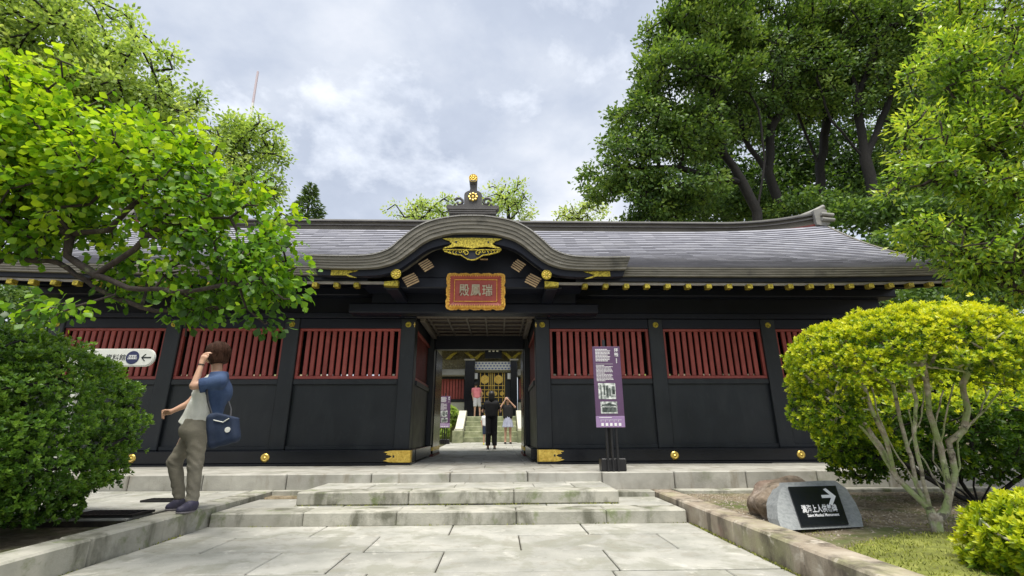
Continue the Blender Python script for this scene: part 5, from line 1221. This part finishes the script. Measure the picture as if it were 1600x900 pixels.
def canopy(pts, nper, rc, size, kind, svar=.3, up=.7, droop=.2, flat=.6, centre=None, tbase=.5, tvar=.25, outward=.5, tint_h=0, zr=(0, 1)):
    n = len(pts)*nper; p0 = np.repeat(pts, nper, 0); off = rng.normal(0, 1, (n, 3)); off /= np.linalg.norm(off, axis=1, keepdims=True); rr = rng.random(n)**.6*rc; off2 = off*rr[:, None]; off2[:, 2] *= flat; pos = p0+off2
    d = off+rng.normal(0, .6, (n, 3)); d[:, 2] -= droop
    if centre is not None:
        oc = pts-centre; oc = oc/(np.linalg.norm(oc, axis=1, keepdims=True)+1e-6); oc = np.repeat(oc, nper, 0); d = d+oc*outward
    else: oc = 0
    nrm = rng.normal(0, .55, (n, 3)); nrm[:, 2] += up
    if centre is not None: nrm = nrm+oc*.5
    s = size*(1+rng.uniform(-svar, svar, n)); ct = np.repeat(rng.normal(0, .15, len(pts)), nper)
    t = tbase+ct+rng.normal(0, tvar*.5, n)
    t = t+.13*off[:, 2]*(rng.random(n)+.3)  # clump tops tinted lighter: young leaves plus toplight painted into the tint
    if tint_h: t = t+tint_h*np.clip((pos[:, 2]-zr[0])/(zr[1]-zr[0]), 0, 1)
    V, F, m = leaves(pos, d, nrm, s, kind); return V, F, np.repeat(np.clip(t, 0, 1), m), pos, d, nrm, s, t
def seen(pos):
    v = (pos-[0, 0, CH]) @ CM.T; return v[:, 2], 800+FPX*v[:, 0]/v[:, 2], 450+FPX*v[:, 1]/v[:, 2]
MT['leafL'] = leafmat('lime_plum_leaf', [(.08, (.04, .10, .014)), (.32, (.11, .26, .020)), (.56, (.22, .41, .022)), (.85, (.42, .58, .035))], .48, .40, 1.1, (1.3, 1.25, .5))
MT['leafR'] = leafmat('glossy_green_leaf', [(.12, (.045, .10, .018)), (.38, (.18, .33, .035)), (.58, (.33, .50, .05)), (.82, (.56, .66, .08))], .42, .30, .8, spec=.5)
MT['leafF'] = leafmat('forest_leaf', [(.12, (.020, .048, .014)), (.4, (.075, .155, .032)), (.65, (.15, .26, .052)), (.9, (.27, .39, .09))], .33, .5, .22)
MT['leafB'] = leafmat('soft_green_leaf', [(.10, (.13, .20, .05)), (.35, (.28, .42, .10)), (.6, (.40, .54, .16)), (.85, (.52, .62, .24))], .50, .5, .30)
MT['leafH'] = leafmat('clipped_hedge_leaf', [(.10, (.025, .06, .010)), (.30, (.075, .175, .022)), (.52, (.16, .31, .034)), (.85, (.30, .46, .06))], .28, .32, 3.0, spec=.5)
MT['leafA'] = leafmat('azalea_leaf', [(.10, (.04, .10, .012)), (.32, (.17, .29, .014)), (.55, (.44, .53, .02)), (.82, (.68, .70, .04))], .38, .38, 3.2, (1.2, 1.15, .5))
MT['leafC'] = leafmat('conifer_needle', [(.2, (.05, .10, .035)), (.8, (.16, .25, .08))], .2, .6, .5)
def bl(px, py, rpx, Y, ry=1.0, rz_=1.0):
    c = P(px, py, Y); s = Y/FPX*1.12; return (c, np.array([rpx*s, rpx*s*ry, rpx*s*rz_]))
def lump3(p, sc):
    "soft clump noise over space with features about sc metres wide"
    k = np.random.default_rng(77).normal(0, 1, (9, 3)); k = k/np.linalg.norm(k, axis=1, keepdims=True)*(2*pi/sc)*np.linspace(.6, 1.5, 9)[:, None]
    return np.sin(p @ k.T+np.arange(9)*1.7).sum(1)/math.sqrt(9)
def tree(name, label, cat_, base, limbs, bls, ntw, nper, rc, size, kind, mat, bark, r0, rt_, group=None, shell=.5, single=0, step=.25, jit=.12, tb=.5, th=0, seg=6, up=.7, sag=-.05, rmin=0, droop=.2, flt=None, wpath=.25, gap=0):
    t = thing(name, label, cat_, base, group); att = blobs(bls, int(ntw*(1.45 if gap else 1)), shell)
    if gap: ln_ = lump3(att, gap); att = att[ln_ > -.42]
    if flt is not None: att = att[flt(att)]
    NB, par, ch, tips = grow(limbs, att, step, sag, jit, wpath); w_ = wood('trunk', NB, par, ch, r0, rt_, bark, t, seg=seg, rmin=rmin); cen = np.mean([b[0] for b in bls], 0)
    pts = np.concatenate([att, NB[[c[len(c)//2] for c in ch[len(limbs):] if len(c) > 4]]]) if len(att) else att
    zs = pts[:, 2]
    V, F, tt, pos, d, nrm, s, tl = canopy(pts, nper, rc, size, kind, up=up, droop=droop, centre=cen, tbase=tb, tint_h=th, zr=(zs.min(), zs.max()))
    m = len(leaf_template(kind)[0]); f = len(leaf_template(kind)[1])
    if single:
        dep, u, v = seen(pos); score = np.where((dep > .2) & (u > 5) & (u < 1595) & (v > 5) & (v < 895), s/dep, 0); pick = np.argsort(-score)[:single]; keep = np.ones(len(pos), bool); keep[pick] = False
        V0, F0 = leaf_template(kind); dd, ss, nn_ = frames(d, nrm); variants = []
        for q in range(5):
            me = bpy.data.meshes.new('leaf'); me.from_pydata([tuple(x) for x in V0], [], [tuple(int(i) for i in x) for x in F0]); a = me.attributes.new('tint', 'FLOAT', 'POINT'); a.data.foreach_set('value', [.2+.17*q]*len(V0)); me.materials.append(MT[mat]); me.update(); variants.append(me)
        for i in pick:
            o = bpy.data.objects.new('leaf', variants[int(np.clip((tl[i]-.12)/.17, 0, 4))]); C.objects.link(o); o.parent = t; o.matrix_parent_inverse = Matrix.Translation(t.location).inverted()
            M = Matrix.Identity(4)
            for r_ in range(3): M[r_][0] = dd[i][r_]*s[i]; M[r_][1] = ss[i][r_]*s[i]; M[r_][2] = nn_[i][r_]*s[i]; M[r_][3] = pos[i][r_]
            o.matrix_local = Matrix.Translation(t.location).inverted() @ M; o.matrix_parent_inverse = Matrix.Identity(4)
        kv = np.repeat(keep, m); kf = np.repeat(keep, f); remap = np.cumsum(kv)-1; V, F, tt = V[kv], remap[F[kf]], tt[kv]
    np_mesh('crown', V, F, MT[mat], tint=tt, parent=t, kind='stuff' if single else None); return t
g0 = lambda p: float(gh(p[0], p[1]))

# ---- near plum-like tree on the left, trunk outside the frame behind the hedge
Y = 3.6
def L3(*a): return [P(x, y, yy) for x, y, yy in a]
root = P(-70, 700, 4.3); root = np.array([root[0], root[1], -.27])
limbs = [[root, P(-60, 480, 4.1), P(-40, 400, 3.9), P(0, 360, 3.8)], L3((-50, 440, 4.0), (10, 400, 3.8), (90, 410, 3.7), (150, 450, 3.65), (220, 480, 3.6), (290, 492, 3.6), (350, 480, 3.5)),
         L3((0, 360, 3.8), (70, 345, 3.7), (110, 365, 3.6), (105, 400, 3.6), (150, 430, 3.5), (200, 450, 3.4), (300, 455, 3.3), (380, 440, 3.3)), L3((110, 365, 3.6), (170, 360, 3.6), (230, 300, 3.6), (300, 240, 3.5)),
         L3((0, 360, 3.8), (60, 260, 3.7), (120, 180, 3.6), (180, 140, 3.5)), L3((150, 430, 3.5), (210, 390, 3.4), (260, 350, 3.4), (360, 340, 3.4)), L3((-40, 400, 3.9), (-60, 280, 3.5), (-40, 150, 3.4)),
         L3((290, 492, 3.6), (291, 512, 3.6), (290, 526, 3.6)), L3((220, 480, 3.6), (230, 440, 3.7), (300, 400, 3.9), (330, 350, 3.9))]
bls = [bl(-10, 140, 75, 3.5), bl(60, 200, 95, 3.6), bl(140, 235, 85, 3.6), bl(210, 270, 80, 3.5), bl(280, 315, 75, 3.5), bl(345, 365, 70, 3.4), bl(400, 410, 60, 3.4), bl(425, 345, 26, 3.4), bl(415, 460, 45, 3.3),
       bl(330, 435, 60, 3.5), bl(290, 470, 30, 3.6), bl(380, 300, 26, 3.5), bl(20, 300, 95, 3.6), bl(110, 320, 80, 3.7), bl(-60, 250, 120, 3.6), bl(230, 180, 30, 3.5), bl(290, 225, 30, 3.5), bl(100, 120, 35, 3.5), bl(70, 470, 35, 3.2), bl(200, 430, 40, 3.7),]
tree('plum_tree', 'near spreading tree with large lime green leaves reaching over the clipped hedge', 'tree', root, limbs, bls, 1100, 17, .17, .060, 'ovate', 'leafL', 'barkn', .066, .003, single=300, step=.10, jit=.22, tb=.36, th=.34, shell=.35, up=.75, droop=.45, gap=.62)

# ---- trees standing behind on the left
def bt(label, px, Y, base_px, bls, ntw, nper, rc, size, mat='leafB', name='broadleaf_tree', group=None, r0=.22, kind='quad', extra=(), **kw):
    b = P(px, 600, Y); b = np.array([b[0], Y, g0((b[0], Y))]); l = [[b]+[P(x, y, Y) for x, y in base_px]]+[[P(x, y, Y) for x, y in e] for e in extra]
    return tree(name, label, 'tree', b, l, bls, ntw, nper, rc, size, kind, mat, 'barkd', r0, kw.pop('rt_', .012), group, **kw)
bt('tall soft green tree filling the upper left behind the lime leaved tree', 60, 13, [(70, 330), (100, 220), (130, 120)], [bl(20, 40, 120, 13), bl(130, 70, 100, 13), bl(215, 130, 85, 13), bl(270, 190, 70, 13.5), bl(160, 200, 110, 14), bl(240, 270, 90, 14), bl(-60, 100, 110, 12.5), bl(60, 200, 110, 13.5), bl(330, 270, 55, 14)],
   1300, 44, .45, .155, extra=[[(100, 220), (200, 180), (260, 150)], [(100, 220), (30, 120), (0, 40)], [(110, 250), (220, 260), (320, 250)]], step=.6, tb=.5, r0=.28)
bt('small rounded green tree edge on with branches left of the pale mast', 372, 15.5, [(376, 330), (378, 270), (384, 220)], [bl(395, 215, 42, 15.5), bl(420, 240, 25, 15.5), bl(400, 285, 40, 15.5), bl(365, 210, 30, 15.5), bl(420, 310, 25, 15.5), bl(350, 280, 45, 15.8)], 230, 40, .42, .14, extra=[[(378, 270), (400, 235), (420, 225)], [(378, 290), (410, 290)]], step=.5, r0=.12)
# conifer
def conifer(px, py_top, py_bot, wpx, Y, label):
    top = P(px, py_top, Y); s = Y/FPX*1.1; b = np.array([top[0], Y, g0((top[0], Y))]); t = thing('conifer_tree', label, 'tree', b); hbot = P(px, py_bot, Y)[2]
    MB().tube([b, (top[0], Y, (b[2]+top[2])/2), top], [.22, .14, .02], 7).build('trunk', MT['barkd'], t)
    n = 3600; u = rng.random(n)**.6; zz = top[2]-(top[2]-hbot+1.5)*u; lay = .70+.45*np.abs(np.sin(zz*3.1)); rr = wpx*s*u*lay*np.sqrt(rng.random(n))*1.0+.05; a = rng.uniform(0, 6.28, n)
    pos = np.stack([top[0]+rr*np.cos(a), Y+rr*np.sin(a), zz-.25*rr], 1); d = np.stack([np.cos(a), np.sin(a), rng.uniform(-.4, .5, n)], 1); nr = rng.normal(0, .4, (n, 3)); nr[:, 2] += 1
    V, F, m = leaves(pos, d, nr, rng.uniform(.16, .3, n), 'lance'); V = V; np_mesh('crown', V, F, MT['leafC'], tint=np.repeat(rng.random(n), m), parent=t)
conifer(487, 286, 345, 50, 22, 'small pointed conifer peeking over the roof ridge at the left')
# trees peeking over the ridge
bt('pale green treetop just left of the ridge ornament', 655, 26, [(655, 345), (650, 325)], [bl(625, 333, 22, 26, 1, .6), bl(655, 328, 25, 26, 1, .6), bl(690, 322, 24, 26, 1, .8), bl(660, 345, 40, 26, 1, .8)], 90, 26, .5, .18, step=.8, r0=.14, tb=.62, rt_=.01)
bt('pale green treetop just right of the ridge ornament', 795, 26, [(795, 345), (793, 315)], [bl(770, 308, 22, 26), bl(802, 305, 24, 26), bl(815, 325, 22, 26), bl(790, 335, 36, 26)], 100, 26, .5, .18, step=.8, r0=.14, tb=.62, rt_=.01)
bt('yellow green bush top left of the big forest trees', 905, 27, [(905, 350), (903, 335)], [bl(900, 335, 28, 27, 1, .6), bl(925, 340, 30, 27), bl(885, 345, 20, 27, 1, .7)], 60, 26, .5, .18, step=.8, r0=.12, tb=.7, rt_=.01)
# ---- big trees on the right behind the roof
GRP = None
FT = [
 ('broad forest tree with left leaning dark limbs at the open edge of the wood', 1185, 19, [(1183, 330), (1160, 285), (1130, 240), (1095, 190)], [[(1160, 285), (1105, 275), (1060, 262), (1000, 262)], [(1130, 240), (1120, 160), (1090, 80)], [(1183, 320), (1195, 250), (1185, 170)]],
  [bl(945, 280, 42, 19), bl(985, 255, 62, 19), bl(1010, 190, 62, 19), bl(1060, 130, 80, 19), bl(1040, 60, 50, 19), bl(1100, 40, 85, 19), bl(1080, 210, 60, 19), bl(1040, 310, 48, 19), bl(985, 320, 36, 19), bl(1130, 100, 70, 19), bl(925, 255, 20, 19), bl(1100, 300, 35, 19)], 900, .40),
 ('forest tree with a dark forked trunk second from the left above the roof', 1225, 21, [(1222, 330), (1200, 270), (1205, 200), (1190, 120)], [[(1200, 270), (1160, 210), (1150, 150)], [(1205, 200), (1240, 120), (1260, 40)]], [bl(1180, 120, 85, 21), bl(1210, 30, 95, 21), bl(1160, 180, 55, 21), bl(1250, 120, 70, 21), bl(1150, 40, 70, 21)], 560, .44),
 ('slim dark trunked forest tree in the middle of the wood', 1285, 22, [(1284, 330), (1280, 260), (1292, 190), (1290, 110)], [[(1280, 260), (1255, 200), (1240, 160)], [(1292, 190), (1330, 130)]], [bl(1290, 60, 85, 22), bl(1280, 140, 65, 22), bl(1320, 10, 80, 22), bl(1240, 60, 60, 22)], 400, .42),
 ('thick twin trunked forest tree right of the middle of the wood', 1372, 20, [(1368, 330), (1352, 250), (1338, 160), (1325, 90)], [[(1352, 250), (1300, 190), (1275, 120)], [(1352, 260), (1385, 170), (1400, 100)], [(1338, 160), (1370, 60)]], [bl(1360, 60, 95, 20), bl(1330, 140, 55, 20), bl(1420, 120, 70, 20), bl(1430, 20, 90, 20), bl(1300, 40, 60, 20), bl(1430, 200, 40, 20)], 560, .46),
 ('dark deep forest tree behind the glossy leaved tree at the right edge', 1450, 23, [(1450, 330), (1440, 220), (1445, 120)], [[(1440, 220), (1400, 140)]], [bl(1470, 120, 100, 23), bl(1440, 30, 90, 23), bl(1440, 230, 75, 23), bl(1540, 60, 110, 23), bl(1390, 280, 40, 23), bl(1540, 250, 90, 23)], 520, .40)]
for lab, px, Y, trunk, ex, bls, ntw, r0 in FT:
    bt(lab, px, Y, trunk, bls, int(ntw*1.35), 36, .50, .20, gap=2.6 if px < 1200 else 0, mat='leafF', name='forest_tree', extra=ex, step=.8, jit=.14, r0=r0*.55, rt_=.016, tb=.52, th=.10, seg=7, shell=.4)
# undergrowth along the foot of the wood, and a farther dark line of foliage
def mass(name, label, bls, n, size, mat, rc=.8, kind='quad', tb=.45, kw=None):
    pts = blobs(bls, n//12, .3); V, F, tt, *_ = canopy(pts, 12, rc, size, kind, tbase=tb); o = np_mesh(name, V, F, MT[mat], tint=tt); return setp(o, label, 'undergrowth', None, 'stuff')
mass('undergrowth', 'dark leafy undergrowth along the foot of the wood above the roof ridge', [bl(x, 322+8*sin(x), 30 if x < 1180 else 22, 22+2*sin(x*.7), 1.5, .8) for x in range(1030, 1480, 28)]+[bl(x, 335, 30, 18, 1.5, .8) for x in range(1330, 1600, 34)]+[bl(x, 395, 38, 17, 1.5, .8) for x in range(1380, 1600, 34)], 30000, .22, 'leafF', .6)
mass('undergrowth', 'deep shaded foliage far inside the wood', [bl(x, y, 55, 33, .5, 1) for x, y in ((1120, 280), (1200, 300), (1290, 300), (1370, 290), (1450, 280), (1540, 280), (1240, 240), (1330, 240), (1420, 200), (1500, 200), (1180, 180), (1100, 200), (1270, 150), (1380, 120))], 60000, .34, 'leafF', 1.1, tb=.30)
# dark foliage at both ends of the building and around the court
mass('undergrowth', 'dark green shrubs crowding the right end of the gatehouse', [bl(1500, 480, 60, 9.5), bl(1570, 470, 70, 10), bl(1590, 560, 70, 9), bl(1530, 600, 50, 9.2), bl(1560, 400, 60, 11), bl(1480, 400, 40, 12.5), bl(1450, 440, 45, 14), bl(1420, 460, 35, 14.5), bl(1500, 420, 60, 14), bl(1418, 462, 26, 13.5), bl(1440, 480, 30, 13)], 30000, .12, 'leafF', .35)
mass('undergrowth', 'dark green shrubs beyond the left end of the gatehouse', [bl(40, 500, 60, 10), bl(20, 580, 60, 9.5), bl(-60, 520, 100, 10), bl(10, 440, 50, 11), bl(60, 450, 30, 12)], 12000, .11, 'leafF', .35)
mass('undergrowth', 'green shrubs glimpsed through the lattice beyond the gatehouse', [((x, 17+1.5*sin(x), 1.0+.4*sin(x*2)), np.array([1.3, 1.0, 1.1])) for x in (-11, -9, -7.2, -5.4, 4.2, 6, 8, 10)], 14000, .12, 'leafB', .4)
# ---- glossy leaved tree at the right edge
rb = np.array([8.6, 6.1, -.24]); Y = 5.6
limbs = [[rb, (8.5, 6.0, 1.6), (8.2, 5.9, 3.2), (8.0, 5.8, 5.0)], [(8.5, 6.0, 1.6), P(1560, 440, 5.8), P(1500, 390, 5.6)], [(8.2, 5.9, 3.2), P(1520, 250, 5.7), P(1440, 290, 5.6)], [(8.0, 5.8, 5.0), P(1540, 80, 5.7), P(1460, 60, 5.6)]]
bls = [bl(1545, 30, 95, 5.6), bl(1480, 110, 62, 5.6), bl(1560, 140, 95, 5.4), bl(1475, 215, 72, 5.6), bl(1560, 260, 95, 5.4), bl(1450, 290, 55, 5.6), bl(1510, 350, 85, 5.5), bl(1590, 370, 90, 5.4), bl(1450, 345, 42, 5.6), bl(1560, 440, 42, 5.5), bl(1590, 500, 28, 5.5), bl(1660, 200, 140, 5.8), bl(1470, 20, 40, 5.7), bl(1400, 310, 18, 5.6)]
tree('evergreen_tree', 'glossy leaved evergreen tree hanging over the roof end at the right edge', 'tree', rb, limbs, bls, 1300, 28, .22, .088, 'lance', 'leafR', 'barkn', .16, .004, single=300, step=.22, tb=.46, th=.05, shell=.45, up=.6, gap=1.1)
# ---- azaleas
def lump(d, seed, f=3.0, n=7):
    r_ = np.random.default_rng(seed); k = r_.normal(0, f, (n, 3)); ph = r_.uniform(0, 6.28, n); return np.sin(d @ k.T+ph).sum(1)/math.sqrt(n)
def shrub_leaves(c, r, nsprig, nl, size, kind, seed, amp=.06, depth=.12, zcut=-1.0, clipf=None, tb=.35, th=.45, ttop=0.0, layer=0):
    c = np.array(c); r = np.array(r); u = rng.normal(0, 1, (nsprig, 3)); u /= np.linalg.norm(u, axis=1, keepdims=True); u = u[u[:, 2] > zcut]; n = len(u)
    q = np.abs(rng.normal(0, depth, n)); inner = rng.random(n) < .16; q = np.where(inner, rng.uniform(.1, .6, n), q); rad = (1+amp*lump(u, seed)+amp*.5*lump(u, seed+1, 9))*(1-q)
    if layer: rad = rad+layer*np.sin(u[:, 2]*r[2]*26+2*lump(u, seed+2, 2))
    pts = c+u*rad[:, None]*r
    hole = lump(u, seed+5, 11) < 1.25; stray = rng.random(n) < .035; pts = pts+u*(stray*rng.uniform(.02, .07, n))[:, None]; u, pts, q = u[hole], pts[hole], q[hole]; n = len(u)
    nn_ = u/r; nn_ /= np.linalg.norm(nn_, axis=1, keepdims=True)
    if clipf is not None: k = clipf(pts); pts, nn_, q = pts[k], nn_[k], q[k]; n = len(pts)
    ax = nn_*.8+np.array([0, 0, .55])+rng.normal(0, .3, (n, 3)); ax /= np.linalg.norm(ax, axis=1, keepdims=True)
    e1 = np.cross(ax, rng.normal(0, 1, (n, 3))); e1 /= np.linalg.norm(e1, axis=1, keepdims=True); e2 = np.cross(ax, e1)
    P_, D, Nn, S_, T_ = [], [], [], [], []; tn = rng.normal(0, .13, n)
    for k in range(nl):
        a = 2.4*k+rng.uniform(-.3, .3, n); lf = .35+.5*(k/nl); rd = np.cos(a)[:, None]*e1+np.sin(a)[:, None]*e2; d = rd*(1.1-lf)+ax*lf; P_.append(pts+ax*size*.5*(k/nl-.5)); D.append(d); Nn.append(ax-rd*.3+rng.normal(0, .2, (n, 3))); S_.append(size*(1.05-.35*k/nl)*rng.uniform(.8, 1.2, n))
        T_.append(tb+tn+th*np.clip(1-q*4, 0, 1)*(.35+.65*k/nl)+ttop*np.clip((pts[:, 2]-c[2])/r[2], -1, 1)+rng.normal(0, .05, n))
    V, F, m = leaves(np.concatenate(P_), np.concatenate(D), np.concatenate(Nn), np.concatenate(S_), kind); return V, F, np.repeat(np.clip(np.concatenate(T_), 0, 1), m), pts
def join(parts):
    V = []; F = []; T = []; b = 0
    for v, f, t in parts: V.append(v); F.append(f+b); T.append(t); b += len(v)
    return np.concatenate(V), np.concatenate(F), np.concatenate(T)
def shrub(name, label, base, parts, limbs, att, mat, bark, r0, rt_=.003, step=.08, cat_='shrub', group=None, jit=.15, ex=.5):
    t = thing(name, label, cat_, base, group); NB, par, ch, tips = grow(limbs, att, step, .0, jit, .0); wood('stems', NB, par, ch, r0, rt_, bark, t, ex=ex)
    V, F, T = join(parts); np_mesh('foliage', V, F, MT[mat], tint=T, parent=t); return t
# clipped hedge on the left
c = (-4.44, 4.30, .52); r = (1.10, .95, .93)
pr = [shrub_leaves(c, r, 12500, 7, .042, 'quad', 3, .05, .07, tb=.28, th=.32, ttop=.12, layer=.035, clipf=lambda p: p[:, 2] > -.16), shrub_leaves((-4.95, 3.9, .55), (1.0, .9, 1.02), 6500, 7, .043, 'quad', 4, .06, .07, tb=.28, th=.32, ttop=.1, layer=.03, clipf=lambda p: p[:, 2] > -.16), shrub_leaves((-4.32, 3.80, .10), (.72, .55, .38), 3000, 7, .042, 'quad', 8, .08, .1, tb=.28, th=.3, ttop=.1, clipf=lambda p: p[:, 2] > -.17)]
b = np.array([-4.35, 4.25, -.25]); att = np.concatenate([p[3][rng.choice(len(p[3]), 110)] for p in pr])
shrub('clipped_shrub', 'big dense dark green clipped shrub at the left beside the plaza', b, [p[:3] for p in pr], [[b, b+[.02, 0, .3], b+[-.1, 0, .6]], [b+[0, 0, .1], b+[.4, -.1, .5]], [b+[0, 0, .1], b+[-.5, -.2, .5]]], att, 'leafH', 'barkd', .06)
# round azalea tree on the right
bz_ = PZ(1466, 836, -.235); yb = float(bz_[1]); bz_ = np.array([bz_[0], yb, -.25])
def A(px, py, dy=0): return P(px, py, yb+dy)
limbs = [[bz_, A(1462, 815), A(1452, 795, .02), A(1432, 758, .04), A(1418, 700, .06), A(1405, 650, .1), A(1395, 600, .1)], [A(1462, 815), A(1478, 798, -.02), A(1482, 760, -.03), A(1470, 700, 0), A(1452, 645, 0), A(1448, 600, 0), A(1440, 565)], [A(1478, 798), A(1492, 740, .04), A(1482, 690, .05), A(1506, 672, .05), A(1512, 640, .05), A(1504, 600, .1), A(1520, 560, .1)],
         [A(1450, 790, .05), A(1400, 745, .12), A(1375, 695, .15), A(1345, 655, .2), A(1310, 620, .2)], [A(1400, 745, .12), A(1385, 690, .0), A(1362, 640, -.1), A(1345, 590, -.1)], [A(1506, 672), A(1540, 640, 0), A(1565, 610, -.1)], [A(1470, 700), A(1478, 650, -.15), A(1490, 600, -.2)], [A(1452, 790, .15), A(1432, 700, .3), A(1420, 640, .4)], [A(1452, 795, .02), A(1440, 735, -.05), A(1428, 680, -.1), A(1432, 625, -.15), A(1420, 590, -.2)], [A(1482, 760, -.03), A(1458, 720, .1), A(1462, 660, .12), A(1474, 610, .15)], [A(1432, 758, .04), A(1395, 700, .05), A(1372, 650, .0), A(1362, 605, 0)], [A(1478, 798, -.02), A(1500, 730, .1), A(1496, 690, .12), A(1528, 650, .2), A(1545, 610, .3)], [A(1400, 745, .12), A(1365, 690, .1), A(1330, 650, .0), A(1290, 620, -.1)], [A(1418, 700, .06), A(1440, 650, .2), A(1446, 600, .3)]]
cA = P(1424, 585, yb+.05); cA = np.array([cA[0], yb+.08, cA[2]]); rA = np.array([.93, .88, .585])
def under(p): q = (p-cA)/rA; return (q[:, 2] > -.10-.40*np.clip(-q[:, 0]-.45, 0, 1)+.10*np.sin(p[:, 0]*9+p[:, 1]*7)) & ((q[:, 2] > .10) | (np.hypot(q[:, 0], q[:, 1]) > .70))
pr = [shrub_leaves(cA, rA, 12500, 7, .034, 'quad', 21, .06, .075, -.7, under, tb=.29, th=.38, ttop=.24), shrub_leaves(cA+[.0, 0, .12], rA*[.86, .86, .70], 2600, 6, .040, 'quad', 31, .06, .10, -.1, None, tb=.12, th=.2)]
pr.append(shrub_leaves(cA+[-.70, .1, -.28], (.28, .34, .24), 800, 7, .036, 'quad', 41, .1, .1, -1, None, tb=.22, th=.35, ttop=.1))
att = np.concatenate([p[3][rng.choice(len(p[3]), k)] for p, k in zip(pr, (260, 120, 40))])
att = cA+(att-cA)*.93
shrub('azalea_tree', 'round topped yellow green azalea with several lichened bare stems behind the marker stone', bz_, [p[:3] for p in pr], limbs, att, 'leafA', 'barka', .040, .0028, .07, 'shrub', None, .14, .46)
# second azalea behind it
b = np.array([5.15, 5.35, -.25]); c = np.array([5.1, 5.4, .56]); r = np.array([1.5, .95, .60])
pr = [shrub_leaves(c, r, 6500, 7, .046, 'quad', 51, .07, .06, -.6, lambda p: p[:, 2] > .70-.34*(p[:, 0] < 4.0), tb=.20, th=.36, ttop=.18), shrub_leaves(c+[-1.22, -.1, -.20], (.34, .42, .36), 1200, 7, .042, 'quad', 53, .08, .08, -1, None, tb=.14, th=.30, ttop=.15), shrub_leaves(c+[.2, .1, -.1], r*[.9, .8, .8], 2600, 6, .06, 'quad', 55, .1, .3, -1, lambda p: p[:, 2] > -.02, tb=.05, th=.1)]
att = np.concatenate([p[3][rng.choice(len(p[3]), 150)] for p in pr]); 
shrub('azalea_bush', 'wide azalea bush with dark twiggy underside behind the round azalea', b, [p[:3] for p in pr], [[b, b+[0, 0, .2], b+[.1, 0, .5]]]+[[b+[0, 0, .05], b+[q*.5, -.15*abs(q), .25], b+[q, -.3, .55]] for q in (-1.1, -.7, -.35, .35, .7, 1.1)]+[[b+[.8, -.1, 0.02], b+[.9, -.3, .4], b+[1.2, -.5, .6]], [b+[-.6, -.1, .02], b+[-.7, -.2, .4], b+[-.9, -.3, .6]]], att, 'leafA', 'barkd', .04, .004)
# low bush in the right corner
b = np.array([3.05, 2.72, -.24]); c = P(1700, 910, 2.7); c = np.array([c[0], 2.75, -.09])
pr = [shrub_leaves(c, (.42, .42, .30), 2600, 7, .042, 'quad', 61, .07, .09, -.4, None, tb=.32, th=.34, ttop=.08)]; b = np.array([c[0], c[1], -.25])
shrub('low_azalea', 'low bright green azalea bush in the bottom right corner', b, [p[:3] for p in pr], [[b, b+[0, 0, .12]], [b, b+[.15, -.1, .2]], [b, b+[-.15, -.1, .2]]], pr[0][3][rng.choice(len(pr[0][3]), 70)], 'leafA', 'barka', .015, .002, .05)
# clipped bushes by the far stairs
for x, y, z, r, lab in ((-2.35, 18.9, .62, .50, 'rounded clipped bush by the left wall of the far stairs behind the sign'), (-2.1, 20.3, 1.15, .42, 'upper clipped bush at the head of the far stairs on the left'), (1.55, 19.0, .70, .42, 'low clipped bush by the right wall of the far stairs'), (1.55, 20.2, 1.25, .50, 'upper clipped bush at the head of the far stairs on the right')):
    p = shrub_leaves((x, y, z), (r, r, r), 900, 6, .09, 'quad', int(x*10)+70, .06, .08, tb=.35, th=.3); b = np.array([x, y, .05]); shrub('clipped_bush', lab, b, [p[:3]], [[b, b+[0, 0, z*.6]]], p[3][rng.choice(len(p[3]), 30)], 'leafB', 'barkd', .03, .006, .15)
bpy.context.view_layer.update()
